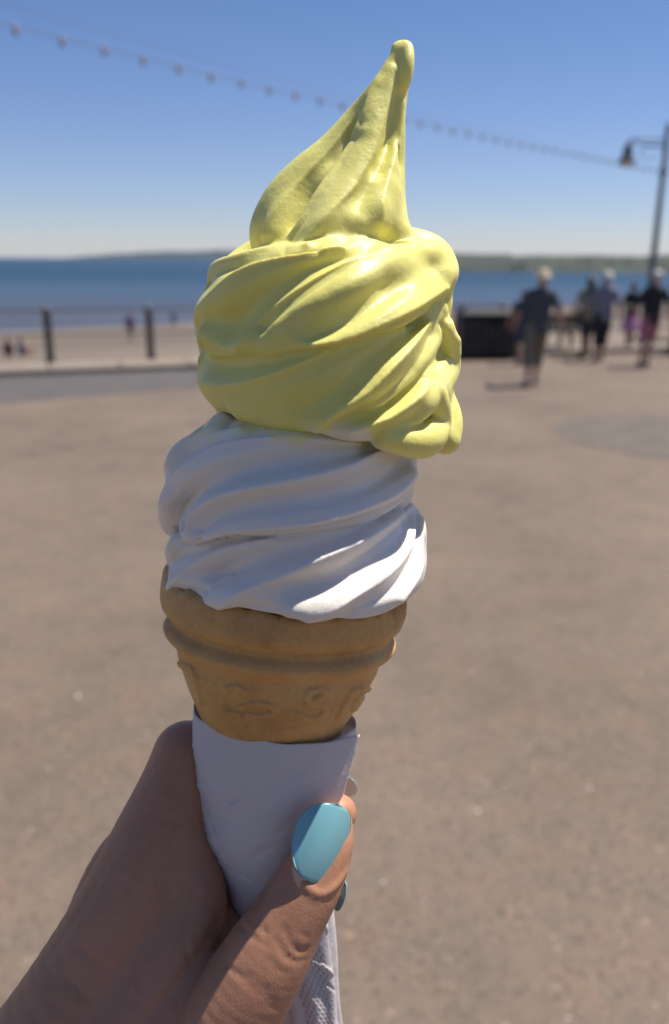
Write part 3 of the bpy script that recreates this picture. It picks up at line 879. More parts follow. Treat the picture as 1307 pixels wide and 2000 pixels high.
f.chain(BF.path([(440, 668, 34), (500, 648, 42), (560, 612, 40), (620, 570, 36), (680, 535, 30)]), 14*S, n=12)
for i_, p in enumerate(Y): (f if i_ < 7 else fl_).chain((BY if i_ < 7 else BYL).path(p, .80), {10: 5, 11: 5}.get(i_, 20)*S, n=12)
around(f, BY, 600, 150, 6, 120, 300, 52, KM, 636, 245)
around(fl_, BY, 745, 150, 6, 110, 290, 52, KM, 645, 245)
# tip
KT = 12*S
for a, b in zip([(645, 455, 100), (668, 400, 84), (694, 335, 60), (722, 275, 42), (746, 208, 26), (770, 145, 16)], [(668, 400, 84), (694, 335, 60), (722, 275, 42), (746, 208, 26), (770, 145, 16), (787, 100, 12)]):
    f.chain(np.array([near_r(a[0], a[1], zax(a[1]), a[2]), near_r(b[0], b[1], zax(b[1]), b[2])]), KT, raw=True)
T = [
 [(535, 480, 44), (536, 448, 48), (566, 400, 54), (607, 352, 50), (652, 300, 38), (702, 238, 32), (742, 176, 22), (768, 124, 15), (779, 100, 11)],
 [(590, 480, 34), (618, 455, 42), (650, 405, 45), (688, 345, 42), (722, 272, 30), (748, 196, 18), (766, 140, 10)],
 [(596, 472, 26), (640, 458, 48), (696, 446, 54), (745, 430, 42), (772, 420, 24)],
 [(690, 440, 34), (732, 410, 46), (748, 360, 34), (756, 325, 22), (764, 292, 11, 34), (765, 262, 5, 22)],
 [(726, 372, 24, 76), (722, 412, 34, 84)],
 [(752, 345, 18, 52), (757, 385, 22, 62), (752, 425, 22, 62)],
 [(784, 165, 9, 0), (781, 210, 11, 0), (778, 280, 12, 10), (775, 350, 17, 20), (773, 410, 20, 40), (768, 450, 30, 60)],
 [(776, 94, 11, 4), (788, 90, 10, 8), (797, 94, 11, 14), (797, 120, 13, 24), (793, 148, 13, 26), (789, 165, 11, 24)],
 [(745, 170, 12, 20), (728, 215, 18, 34), (712, 262, 22, 50)],
 [(795, 486, 32, 40), (760, 460, 34, 50), (738, 425, 38, 50)],
]
for i_, p in enumerate(T): f.chain(BT.path(p), 22*S if i_ in (len(T)-1, 4, 5) else KT, n=12)
for i in range(5):
    a0 = math.radians(130+i*42)
    rows = []
    for t in np.linspace(0, 1, 7):
        y = 470-t*300; cx, R = BT.at(y); a = a0-t*1.3; r = R*.36
        rows.append(near_r(cx+(R-r)*.95*math.sin(a), y+.2*(R-r)*math.cos(a), (R-r)*.95*math.cos(a)+zax(y), r))
    f.chain(np.array(rows), KT)
# folds pressed into the swirl
f.a = Field.smin(f.a, fl_.a, 2.5*S)
VY, QY = f.mesh(2)
YC = [[(392, 600), (430, 560), (480, 531), (540, 509), (610, 493), (670, 484)],
      [(465, 682), (510, 634), (560, 590), (626, 546), (690, 517), (760, 490), (815, 480)],
      [(610, 674), (671, 662), (737, 636), (804, 604), (868, 564)],
      [(387, 746), (449, 753), (538, 729), (626, 692), (670, 680)],
      [(622, 834), (655, 808), (715, 771), (760, 724), (804, 675), (836, 632)],
      [(680, 843), (760, 818), (826, 770), (870, 706), (888, 662)],
      [(515, 462), (550, 402), (600, 342), (645, 294), (690, 235), (740, 160)],
      [(600, 474), (640, 420), (690, 365), (725, 300), (745, 240), (765, 170)],
      [(742, 432), (748, 380), (766, 320), (780, 260), (788, 200)]]
YV = [[(410, 552), (440, 530), (490, 506), (560, 495), (620, 488)],
      [(436, 656), (482, 606), (533, 566), (592, 530), (652, 507), (716, 492)],
      [(604, 660), (668, 632), (722, 596), (756, 564)],
      [(392, 700), (450, 712), (520, 706), (600, 692), (680, 678), (745, 652), (810, 620), (874, 584)],
      [(590, 806), (655, 764), (715, 706), (775, 660), (815, 632)],
      [(655, 840), (722, 802), (778, 764), (826, 702), (846, 655)],
      [(735, 857), (790, 834), (845, 790), (880, 750)],
      [(552, 492), (584, 430), (624, 376), (655, 334), (676, 288), (704, 238)],
      [(672, 474), (700, 405), (724, 350), (752, 298), (765, 240), (775, 190)]]
VY = ribs(VY, QY, YC, YV, lambda x, y: np.interp(y, [120, 330, 430, 480, 520], [5, 15, 18, 15, 24])*(1-.95*np.clip((x-815)/30, 0, 1)*np.clip((y-690)/40, 0, 1))*(1-np.clip((y-825)/20, 0, 1)*np.clip((x-720)/30, 0, 1)))

# ---- white swirl
WB_ = box_px(270, 780, 880, 1330, -330, 360)
f = fld(*WB_); fl_ = fld(*WB_)
core(f, BW, 572, 945, 200, 100, 20); core(fl_, BW, 575, 1090, 200, 85, 20); core(fl_, BW, 562, 1160, 200, 110, 20); core(fl_, BW, 568, 1132, 228, 58, 20)
Wt = [
 [(445, 838, 40, 70), (440, 850, 40, 20), (520, 842, 34), (600, 852, 28), (680, 856, 20)],
 [(368, 925, 46, -40), (372, 908, 48, 40), (408, 882, 46), (470, 868, 36), (545, 862, 28)],
 [(350, 1000, 34, -50), (362, 985, 52, 30), (392, 938, 52), (458, 905, 46), (545, 884, 46), (630, 872, 42), (705, 865, 36)],
 [(378, 1040, 26), (388, 1020, 34), (455, 974, 44), (525, 956, 45), (600, 944, 46), (680, 922, 44), (750, 892, 38), (788, 878, 28)],
 [(385, 1050, 16), (440, 1026, 28), (520, 1014, 38), (600, 1008, 42), (680, 994, 44), (745, 962, 42), (778, 930, 36, 60), (785, 900, 28, -20)],
 [(300+40, 1030, 20, -30), (352, 1020, 36, -10), (360, 1000, 40, 0)],
 # lower ring
 [(352, 1078, 30, 20), (368, 1064, 34, 70), (420, 1062, 30), (480, 1056, 26)],
 [(339, 1142, 10), (362, 1122, 24), (425, 1088, 34), (500, 1068, 38), (600, 1054, 38), (700, 1040, 30), (760, 1010, 22)],
 [(412, 1172, 13), (440, 1158, 26), (500, 1130, 38), (570, 1106, 46), (650, 1086, 48), (725, 1056, 44), (775, 1015, 34)],
 [(572, 1190, 16), (600, 1178, 28), (655, 1158, 40), (718, 1122, 50), (768, 1082, 50), (790, 1040, 40), (790, 1010, 28)],
 [(690, 1186, 18), (740, 1160, 34), (782, 1118, 42), (792, 1075, 40), (786, 1030, 36), (775, 1000, 28)],
]
fl_.chain(BWL.path([(348, 1118, 24, 20), (365, 1126, 22), (415, 1148, 23), (480, 1163, 24), (560, 1176, 25), (650, 1181, 25), (725, 1172, 28), (785, 1140, 28), (800, 1110, 26, 20)]), 10*S, n=12)
for i_, p in enumerate(Wt): (f if i_ < 6 else fl_).chain((BW if i_ < 6 else BWL).path(p, .84), 20*S, n=12)
around(f, BW, 945, 150, 6, 120, 300, 50, KM, 566, 245)
around(fl_, BW, 1085, 150, 6, 110, 290, 50, KM, 575, 245)
f.a = Field.smin(f.a, fl_.a, 2.5*S)
VW, QW = f.mesh(2)
WC = [[(322, 925), (345, 880), (390, 850), (430, 840), (470, 838)],
      [(312, 985), (335, 935), (390, 890), (460, 866), (540, 858), (620, 862), (700, 868)],
      [(366, 1042), (374, 1010), (402, 985), (457, 962), (590, 937), (680, 913), (746, 880)],
      [(405, 1050), (457, 1036), (590, 1024), (680, 1004), (768, 968), (812, 925)],
      [(333, 1146), (360, 1118), (410, 1085), (470, 1065), (530, 1055)],
      [(427, 1184), (470, 1158), (540, 1128), (620, 1095), (700, 1060), (770, 1020), (800, 990)],
      [(600, 1206), (660, 1184), (706, 1157), (760, 1118), (790, 1085), (806, 1050), (808, 1010)],
      [(780, 1172), (815, 1120), (828, 1060), (822, 1010)], [(326, 1080), (345, 1056), (380, 1053)]]
WV = [[(322, 948), (350, 905), (400, 872), (460, 852), (520, 845)],
      [(355, 1030), (364, 990), (413, 946), (502, 911), (590, 897), (680, 888), (724, 876)],
      [(392, 1036), (440, 1000), (520, 979), (600, 966), (680, 948), (760, 905), (790, 890)],
      [(360, 1060), (400, 1060), (470, 1048), (600, 1039), (690, 1021), (770, 988), (815, 962)],
      [(385, 1160), (428, 1128), (490, 1098), (560, 1075), (640, 1055), (700, 1035)],
      [(505, 1195), (570, 1163), (650, 1124), (730, 1075), (790, 1020)],
      [(690, 1197), (758, 1160), (798, 1110), (816, 1060), (814, 1010)], [(335, 1115), (365, 1085), (400, 1067)]]
VW = ribs(VW, QW, WC, WV, 22)

cone_base = to_world(near_pt(520, 1790, zax(1790)))[0]
icr = empty('ice_cream_cornet', cone_base)
tag(icr, 'soft yellow and white whipped ice cream in a wafer cornet held up in the hand', 'ice cream')
def icemat(name, base, tint, rad, scale, other):
    m = mat(name, base, 0.42)
    p = P(m)
    p.inputs['Subsurface Weight'].default_value = 0.75
    p.inputs['Subsurface Radius'].default_value = rad
    p.inputs['Subsurface Scale'].default_value = scale
    p.inputs['Specular IOR Level'].default_value = 0.35
    n = noise(m, 60, 3); r = ramp(m, n.outputs[0], [(0.3, base), (0.72, tint)])
    at = N(m, 'ShaderNodeAttribute', attribute_name='blend')
    lk(m, mixc(m, at.outputs['Fac'], r.outputs[0], other), p.inputs['Base Color'])
    g = noise(m, 1900, 3, 0.65); g2 = noise(m, 600, 2, 0.5); g3 = noise(m, 130, 2, 0.5)
    b1 = bump(m, g.outputs[0], 0.5, 0.00015); b2 = bump(m, g2.outputs[0], 0.4, 0.0003, b1); b3 = bump(m, g3.outputs[0], 0.3, 0.0005, b2)
    lk(m, b3.outputs[0], p.inputs['Normal'])
    return m, r
m_yel, _ = icemat('yellow_ice_cream', (0.75, 0.69, 0.195), (0.81, 0.755, 0.265), (1.0, 0.75, 0.22), 0.0011, (0.80, 0.75, 0.62))
m_whi, rw = icemat('white_ice_cream', (0.79, 0.74, 0.66), (0.82, 0.77, 0.69), (1.0, 0.85, 0.7), 0.0009, (0.80, 0.74, 0.36))
ysw = link_mesh('yellow_swirl', to_world(VY), QY, m_yel, parent=icr)
wsw = link_mesh('white_swirl', to_world(VW), QW, m_whi, parent=icr)
def blend(o, V, fn):
    p_ = pix_of(to_world(V)); v_ = fn(p_[:, 0], p_[:, 1], V)
    a_ = o.data.attributes.new('blend', 'FLOAT', 'POINT'); a_.data.foreach_set('value', np.clip(v_, 0, 1).astype(np.float32))
sm_ = lambda x: np.clip(x, 0, 1)**2*(3-2*np.clip(x, 0, 1))
wv = lambda x, y: 9*np.sin(x*.045+1)+5*np.sin(x*.11+y*.05)
blend(ysw, VY, lambda x, y, V: .85*sm_((y-812+wv(x, y)-60*((x-655)/100.0)**2)/34))
blend(wsw, VW, lambda x, y, V: .85*sm_((868-y+wv(x, y))/26)*sm_((np.abs(x-455)-10)/60+(x > 455)*.6)+.35*sm_((900-y+wv(x*1.3, y))/40)*(x > 560))

# ---- wafer cup (a lathe about the leaning axis, in camera-frame metres)
AX0 = near_pt(558, 1135, zax(1135))
AXD = near_pt(536, 1375, zax(1375))-AX0; AXD /= np.linalg.norm(AXD)      # pointing down the cone
AXU = np.cross(AXD, [0, 0, 1.0]); AXU /= np.linalg.norm(AXU)               # to one side
AXW = np.cross(AXU, AXD)
if AXU[0] < 0: AXU = -AXU
if AXW[2] < 0: AXW = -AXW                                              # towards the lens
def ring(t, r, a): return AX0+AXD*(t*S)+(AXU*math.sin(a)+AXW*math.cos(a))*(r*S)
prof_t = [0, 4, 10, 25, 44, 58, 68, 75, 84, 93, 101, 110, 118, 127, 136, 157, 188, 215, 240, 262, 275, 300, 420, 600]
prof_r = [229, 235, 239, 241, 241, 237, 229, 217, 218, 228, 232, 229, 220, 210, 205, 201, 188, 176, 163, 152, 146, 140, 105, 70]
ST = [  # raised strokes in the wafer, photograph pixels
 [(477, 1349), (462, 1341), (445, 1345), (434, 1360), (434, 1379), (446, 1393), (470, 1397)],
 [(472, 1382), (500, 1374), (528, 1378), (540, 1390)], [(484, 1396), (505, 1400), (534, 1394)],
 [(640, 1352), (622, 1346), (604, 1352), (598, 1364), (612, 1374), (630, 1378), (636, 1392), (620, 1404), (598, 1404), (584, 1396)],
 [(600, 1376), (622, 1366), (634, 1356)],
 [(662, 1400), (678, 1368), (690, 1350), (716, 1345), (724, 1352), (718, 1366)], [(690, 1384), (704, 1362)],
 [(352, 1298), (372, 1305), (381, 1325), (384, 1350), (392, 1372)],
]
SEG = np.array([[*a, *b] for st in ST for a, b in zip(st[:-1], st[1:])], float)
nr, nt = 420, 190
tt = np.linspace(0, 430, nt); V = []
RR = np.interp(tt, prof_t, prof_r)*.985
RR = np.convolve(np.pad(RR, 2, 'edge'), [0, .15, .7, .15, 0], 'valid')
jag = np.zeros(nr)
for i in range(nr):
    a = -math.pi+2*math.pi*i/nr
    jag[i] = 3*math.sin(a*3+1)+2.5*math.sin(a*11)+1.5*math.sin(a*29+2)-26*math.exp(-((a+1.55)/.22)**2)-20*math.exp(-((a-1.35)/.09)**2)+16*math.exp(-((a-1.08)/.10)**2)+5*math.sin(a*47)*math.exp(-((a-1.1)/.3)**2)+rng.normal(0, .8)
for i in range(nr):
    a = -math.pi+2*math.pi*i/nr
    for j, t in enumerate(tt):
        fall = max(0.0, 1-t/60)
        wob = 1.5*math.sin(a*2+t*.01)+1.0*math.sin(a*5+.03*t)
        if 0 < fall and 0.95 < a < 1.45: wob += fall*5*math.sin(a*50+t*.3)*math.sin(t*.22+a*31)
        V.append(ring(t+jag[i]*fall, RR[j]+wob, a))
V = np.array(V)
px = pix_of(to_world(V))
aa = np.repeat(-math.pi+2*math.pi*np.arange(nr)/nr, nt)
dmin = np.full(len(V), 99.0)
for s_ in SEG:
    A = s_[:2]; D = s_[2:]-A; tq = np.clip(((px-A)@D)/(D@D), 0, 1)
    dmin = np.minimum(dmin, np.hypot(*(px-A-tq[:, None]*D).T))
em = np.clip((7.0-dmin)/3.0, 0, 1)*(np.abs(aa) < 1.5)*5.5
out = (AXU[None]*np.sin(aa)[:, None]+AXW[None]*np.cos(aa)[:, None])
V = V+out*(em*S)[:, None]
inner = V-out*(9*S)
Fc = []
for i in range(nr):
    k = (i+1) % nr
    for j in range(nt-1):
        Fc.append([i*nt+j, k*nt+j, k*nt+j+1, i*nt+j+1])
        o_ = len(V); Fc.append([o_+i*nt+j, o_+i*nt+j+1, o_+k*nt+j+1, o_+k*nt+j])
    Fc.append([i*nt, len(V)+i*nt, len(V)+k*nt, k*nt])
m_waf = mat('wafer', (0.52, 0.28, 0.11), 0.62)
nn = noise(m_waf, 45, 4); n2 = noise(m_waf, 900, 3, 0.6)
rr = ramp(m_waf, nn.outputs[0], [(0.3, (0.44, 0.225, 0.066)), (0.5, (0.62, 0.35, 0.118)), (0.75, (0.72, 0.455, 0.18))])
cc = mixc(m_waf, 0.35, rr.outputs[0], ramp(m_waf, n2.outputs[0], [(0.3, (0.35, 0.35, 0.35)), (0.7, (0.62, 0.62, 0.62))]).outputs[0], 'OVERLAY')
lk(m_waf, cc, P(m_waf).inputs['Base Color'])
P(m_waf).inputs['Subsurface Weight'].default_value = 0.35
P(m_waf).inputs['Subsurface Radius'].default_value = (1, .5, .2)
P(m_waf).inputs['Subsurface Scale'].default_value = 0.0015
b1 = bump(m_waf, n2.outputs[0], 0.8, 0.0003); b2 = bump(m_waf, noise(m_waf, 250, 3).outputs[0], 0.4, 0.0005, b1)
lk(m_waf, b2.outputs[0], P(m_waf).inputs['Normal'])
link_mesh('wafer_cone', to_world(np.concatenate([V, inner])), Fc, m_waf, parent=icr)

# ------------------------------------------------------------------ paper napkin wrapped round the cone, tail hanging below
m_pap = mat('tissue_paper', (0.78, 0.72, 0.70), 0.85)
n1 = noise(m_pap, 70, 4, 0.6); n2 = noise(m_pap, 700, 3, 0.65)
uvn = N(m_pap, 'ShaderNodeUVMap')
tr = N(m_pap, 'ShaderNodeBsdfTranslucent'); tr.inputs['Color'].default_value = (0.80, 0.72, 0.74, 1)
mx = N(m_pap, 'ShaderNodeMixShader'); mx.inputs[0].default_value = 0.28
b1 = bump(m_pap, n1.outputs[0], 0.6, 0.0012); b2 = bump(m_pap, n2.outputs[0], 0.35, 0.00018, b1)
# pressed dots of the tissue (in the sheet's own coordinates)
sx = N(m_pap, 'ShaderNodeSeparateXYZ'); lk(m_pap, uvn.outputs[0], sx.inputs[0])
def mth(op, a, b=None):
    x = N(m_pap, 'ShaderNodeMath', operation=op)
    for i, v_ in enumerate((a, b)):
        if v_ is None: continue
        if isinstance(v_, (int, float)): x.inputs[i].default_value = v_
        else: lk(m_pap, v_, x.inputs[i])
    return x.outputs[0]
su = mth('SINE', mth('MULTIPLY', sx.outputs[0], 6.2832/14.0)); sv = mth('SINE', mth('MULTIPLY', sx.outputs[1], 6.2832/17.0))
dots = mth('POWER', mth('MAXIMUM', mth('MULTIPLY', su, sv), 0.0), 0.7)
zone = mth('MULTIPLY', mth('GREATER_THAN', sx.outputs[1], 440.0), mth('LESS_THAN', mth('ABSOLUTE', mth('SUBTRACT', sx.outputs[0], 25.0)), 42.0))
dz = mth('MULTIPLY', dots, zone)
b3 = bump(m_pap, dz, 0.9, 0.0005, b2)
lk(m_pap, b3.outputs[0], P(m_pap).inputs['Normal']); lk(m_pap, b3.outputs[0], tr.inputs['Normal'])
out_n = m_pap.node_tree.nodes['Material Output']
lk(m_pap, P(m_pap).outputs[0], mx.inputs[1]); lk(m_pap, tr.outputs[0], mx.inputs[2]); lk(m_pap, mx.outputs[0], out_n.inputs['Surface'])
# rows: (image y, centre x, radius, depth radius)
WR = [(1400, 537, 157, 150), (1440, 534, 156, 150), (1500, 530, 151, 147), (1560, 526, 139, 138), (1640, 520, 124, 122), (1720, 539, 109, 92), (1780, 547, 104, 66), (1840, 560, 94, 50), (1900, 581, 76, 38), (1960, 603, 59, 30), (2020, 613, 56, 28), (2120, 622, 60, 24)]
WR = spline(np.array(WR, float), n=10)
na, ny_ = 260, 190
ys = np.linspace(1396, 2120, ny_)
A1 = 1.05
CR = [(rng.uniform(-200, 90), rng.uniform(10, 520), rng.uniform(-1, 1), rng.uniform(40, 150), rng.uniform(3, 7), rng.uniform(.8, 2.6)*rng.choice([-1, 1])) for _ in range(46)]
def wrinkle(u, v):
    s_ = 0.0
    for cu, cv, an, ln, wd, am in CR:
        du, dv = u-cu, v-cv; p_ = du*math.cos(an)+dv*math.sin(an); q_ = -du*math.sin(an)+dv*math.cos(an)
        if abs(p_) < ln and abs(q_) < 4*wd: s_ += 1.5*am*math.exp(-(q_/wd)**2)*(1-(p_/ln)**2)
    return s_
#                               # the sheet starts behind, ends in a free flap at the right
a_list = np.linspace(-2*math.pi+A1-0.5, A1, na)
V = []; UV = []
for i, a in enumerate(a_list):
    w = i/(na-1)
    for j, y in enumerate(ys):
        u = j/(ny_-1)
        cx = np.interp(y, WR[:, 0], WR[:, 1]); r = np.interp(y, WR[:, 0], WR[:, 2]); rz_ = np.interp(y, WR[:, 0], WR[:, 3])
        r += 3.0*w; rz_ += 3.0*w
        r += 1.6*math.sin(a*3+y*.012)+1.1*math.sin(a*7-y*.03+2)*min(1, (y-1390)/80)
        tail = max(0, (y-1760)/200); tail = min(tail, 1)
        pl = tail*(3*math.sin(a*3+y*.004)+2.2*math.sin(a*9+1+y*.006))
        flap = max(0, 1-(A1-a)/0.30)**1.5*max(0, 1-(y-1396)/150)
        wk = wrinkle(a*r, y-1396)*min(1, (y-1396)/30)
        r2 = r+pl+flap*30+wk; rz2 = rz_+pl+flap*10+wk
        # top edge: one plane across the cone axis, a little wavy
        yt = y+(1-u)**6*(2.0*math.sin(a*4)+1.5*math.sin(a*9+1))
        x = cx+r2*math.sin(a); zz = rz2*math.cos(a)
        sag = (0.34*r*math.cos(a)+0.105*r*math.sin(a))*max(0, 1-max(0, y-1700)/250)
        V.append(near_pt(x, yt+sag, zz+zax(yt)))
        UV.append((a*80, y-1396))
V = np.array(V)
Fc = [[i*ny_+j, (i+1)*ny_+j, (i+1)*ny_+j+1, i*ny_+j+1] for i in range(na-1) for j in range(ny_-1)]
nap = link_mesh('napkin', to_world(V), Fc, m_pap, origin=to_world(near_pt(615, 2120, zax(2120)))[0])
uvl = nap.data.uv_layers.new(name='UVMap'); UVa = np.array(UV)
li = np.zeros(len(nap.data.loops), np.int32); nap.data.loops.foreach_get('vertex_index', li)
uvl.data.foreach_set('uv', UVa[li].ravel())
sol = nap.modifiers.new('thickness', 'SOLIDIFY'); sol.thickness = 0.00022; sol.offset = 0
tag(nap, 'white tissue paper wrapped round the wafer cone with its end hanging below the thumb', 'napkin')

# ------------------------------------------------------------------ the hand that holds it
m_skin = mat('skin', (0.45, 0.24, 0.16), 0.48)
P(m_skin).inputs['Subsurface Weight'].default_value = 0.30
P(m_skin).inputs['Subsurface Radius'].default_value = (1.0, 0.32, 0.16)
P(m_skin).inputs['Subsurface Scale'].default_value = 0.0028
ns1 = noise(m_skin, 60, 4, 0.6); ns2 = noise(m_skin, 500, 3, 0.65)
vo = N(m_skin, 'ShaderNodeTexVoronoi', feature='DISTANCE_TO_EDGE'); vo.inputs['Scale'].default_value = 1100
tcx = N(m_skin, 'ShaderNodeTexCoord'); mpp = N(m_skin, 'ShaderNodeMapping'); mpp.inputs['Rotation'].default_value = (0, 0.5, 0); mpp.inputs['Scale'].default_value = (1, 1, 0.55)
lk(m_skin, tcx.outputs['Object'], mpp.inputs[0]); lk(m_skin, mpp.outputs[0], vo.inputs['Vector'])
rc = ramp(m_skin, ns1.outputs[0], [(0.28, (0.38, 0.180, 0.104)), (0.5, (0.45, 0.225, 0.132)), (0.74, (0.52, 0.235, 0.142))])
lk(m_skin, mixc(m_skin, 0.25, rc.outputs[0], ramp(m_skin, ns2.outputs[0], [(0.3, (0.40, 0.38, 0.38)), (0.7, (0.58, 0.58, 0.58))]).outputs[0], 'OVERLAY'), P(m_skin).inputs['Base Color'])
b1 = bump(m_skin, ramp(m_skin, vo.outputs['Distance'], [(0.0, (0, 0, 0)), (0.25, (1, 1, 1))]).outputs[0], 0.22, 0.00008)
P(m_skin).inputs['Specular IOR Level'].default_value = 0.38
b2 = bump(m_skin, noise(m_skin, 220, 3, vscale=(1, 1, .4)).outputs[0], 0.35, 0.0004, b1)
lk(m_skin, b2.outputs[0], P(m_skin).inputs['Normal'])

f = Field(*box_px(-330, 1370, 760, 2560, -420, 260), 0.00062)
def H(p): return np.array([near_r(x, y, z, r) for x, y, z, r in p])
KH = 10*S
# index finger and the palm side behind it
f.chain(H([(366, 1476, -75, 66), (342, 1552, -60, 76), (306, 1640, -40, 86), (262, 1745, -25, 96), (196, 1885, -20, 112), (112, 2060, -20, 144), (0, 2260, -40, 190)]), KH)
f.chain(H([(366, 1476, -80, 64), (440, 1492, -200, 58), (540, 1508, -250, 55), (600, 1535, -225, 48), (625, 1540, -190, 40)]), KH)
# second and third finger behind the cone
f.chain(H([(178, 1925, -120, 92), (215, 1770, -160, 74), (262, 1668, -190, 62), (350, 1610, -250, 58), (470, 1610, -280, 54), (580, 1620, -230, 50), (632, 1612, -130, 42), (652, 1600, -60, 38), (660, 1588, -20, 37)]), 5*S)
f.chain(H([(172, 1990, -160, 92), (232, 1855, -210, 68), (330, 1740, -260, 58), (450, 1730, -250, 54), (550, 1770, -190, 46), (600, 1775, -110, 38), (612, 1765, -50, 30)]), 5*S)
f.chain(H([(150, 2110, -160, 92), (230, 1960, -220, 62), (340, 1880, -240, 50), (440, 1860, -200, 46), (490, 1870, -130, 40), (505, 1870, -80, 34)]), 5*S)
# web between index finger and thumb, ball of the thumb
f.chain(H([(352, 1625, -30, 52), (372, 1738, -20, 70), (352, 1835, -5, 84), (300, 1955, 0, 120), (220, 2120, -10, 170), (150, 2300, -30, 210)]), 14*S)
f.chain(H([(330, 1700, -40, 70), (300, 1850, -30, 100), (240, 2010, -30, 150)]), 20*S)
# thumb
TH = [(650, 1614, 60, 40), (640, 1652, 72, 50), (606, 1720, 82, 64), (562, 1796, 86, 72), (520, 1868, 84, 84), (470, 1950, 76, 94), (412, 2050, 50, 112), (345, 2160, 20, 140), (250, 2330, -20, 190)]
f.chain(H(TH), 6*S)
f.chain(H([(445, 1772, -50, 9), (448, 1800, -40, 20), (452, 1830, -30, 34)]), 6*S)
f.chain(H([(458, 1828, -60, 30), (450, 1850, -20, 40), (420, 1890, 10, 50)]), 10*S)
# wrist and forearm below the picture
f.chain(H([(200, 2300, -30, 210), (120, 2480, -60, 190), (20, 2700, -100, 180)]), 30*S)
# creases: fold of the web, joint lines of the thumb
f.chain(H([(444, 1775, 45, 5), (430, 1815, 62, 7), (395, 1868, 82, 8), (368, 1905, 96, 7), (330, 1945, 108, 7), (280, 1995, 126, 6)]), 16*S, sub=True)
def crease(pts, r, k):
    """a shallow groove that follows the thumb's surface through pixels"""
    rows = []
    for x, y in pts:
        best = None
        for z in np.arange(240, -120, -1.5):
            c = near_pt(x, y, z)
            q = ((c-f.lo)/f.h); i = np.floor(q).astype(int)
            if (i < 0).any() or (i >= f.n-1).any(): continue
            if f.a[tuple(i)] < 0: best = z; break
        if best is not None: rows.append(near_r(x, y, best+r*.35, r))
    if len(rows) > 1: f.chain(np.array(rows), k, sub=True)
crease([(556, 1818), (566, 1842), (584, 1858), (600, 1858)], 4.0, 8*S)
crease([(540, 1836), (556, 1864), (578, 1880), (596, 1878)], 3.6, 8*S)
crease([(486, 1786), (502, 1806), (520, 1822)], 2.0, 7*S)
crease([(470, 1806), (500, 1836), (520, 1846)], 1.8, 7*S)
crease([(516, 1868), (540, 1894), (566, 1904)], 1.6, 6*S)
crease([(566, 1800), (584, 1822), (600, 1830)], 1.8, 5*S)
crease([(440, 1790), (415, 1835), (388, 1872), (360, 1910), (325, 1955), (285, 2000), (250, 2040)], 9, 16*S)
for q_ in ([(300, 1560), (322, 1572), (350, 1570)], [(296, 1590), (318, 1600), (345, 1598)], [(402, 1706), (380, 1722), (352, 1730)], [(412, 1746), (388, 1768), (356, 1780)], [(150, 1840), (190, 1880), (240, 1905)], [(120, 1900), (180, 1950), (235, 1975)], [(250, 1735), (280, 1775), (300, 1830)]):
    crease(q_, 1.2, 9*S)
for k_ in range(9):
    x0 = 484+k_*9-k_*k_*.3; y0 = 1905+k_*8
    crease([(x0-52+k_*2, y0-26), (x0-20, y0-6), (x0+18, y0+4)], 1.1, 4*S)
crease([(372, 1790), (360, 1830), (372, 1880)], 2.5, 9*S)
crease([(206, 1690), (186, 1728), (158, 1776), (120, 1832), (84, 1880)], 3.0, 8*S)
# skin fold round the thumb nail
f.chain(H([(579, 1640, 118, 6), (575, 1676, 126, 7), (584, 1710, 134, 7.5), (604, 1736, 139, 8), (629, 1745, 135, 7), (655, 1730, 122, 7), (676, 1700, 100, 6)]), 7*S)
# bed of the thumb nail

VH, QH = f.mesh(2)
hroot = empty('person', (-0.08, -0.42, 0.0))
tag(hroot, 'person whose hand with pale blue painted nails holds up the cornet', 'person')
hand = link_mesh('hand', to_world(VH), QH, m_skin, parent=hroot)
# unseen rest of the person behind the lens, added to shade cornet and hand
wr = to_world(near_pt(60, 2620, -80))[0]
f = Field((-.65, -.72, 0), (.45, .25, 1.80), .012)
bx_, by_ = -.08, -.42
def C(rows, k=.03): f.chain(np.array([(x+bx_, y+by_, z, r) for x, y, z, r in rows]), k)
for s_ in (-1, 1):
    C([(s_*.09, 0, .92, .10), (s_*.10, .02, .50, .06), (s_*.10, 0, .09, .04)]); C([(s_*.10, -.03, .04, .04), (s_*.12, .14, .03, .03)])
    C([(s_*.08, 0, 1.38, .10), (s_*.08, 0, 1.15, .10), (s_*.09, 0, .95, .11)], .06)
C([(-.18, 0, 1.42, .06), (.18, 0, 1.42, .06)], .06); C([(0, 0, 1.42, .065), (0, .02, 1.56, .055)], .04)
f.ellipsoid((bx_, by_+.03, 1.64), (.078, .095, .11), .02)
C([(.19, 0, 1.42, .055), (.30, .02, 1.20, .045), (.22, .22, 1.42, .035), (.14, .30, 1.60, .03)])
f.chain(np.array([(bx_-.18, by_, 1.42, .055), (bx_-.27, by_+.06, 1.20, .046), (wr[0]-.04, wr[1]-.06, wr[2]-.05, .034), (wr[0], wr[1], wr[2], .030)]), .03)
V_, Q_ = f.mesh(1); link_mesh('body', V_, Q_, simple('dark_clothes', (0.06, 0.06, 0.07), 0.85), parent=hroot)
hroot_hand = hand
m_nail = mat('pale_blue_polish', (0.20, 0.44, 0.48), 0.27)
P(m_nail).inputs['Coat Weight'].default_value = 0.4; P(m_nail).inputs['Coat Roughness'].default_value = 0.12
nb_ = noise(m_nail, 90, 2); lk(m_nail, bump(m_nail, nb_.outputs[0], 0.2, 0.0003).outputs[0], P(m_nail).inputs['Normal'])
m_bare = mat('bare_nail', (0.62, 0.36, 0.28), 0.3); P(m_bare).inputs['Subsurface Weight'].default_value = 0.3; P(m_bare).inputs['Subsurface Scale'].default_value = .002
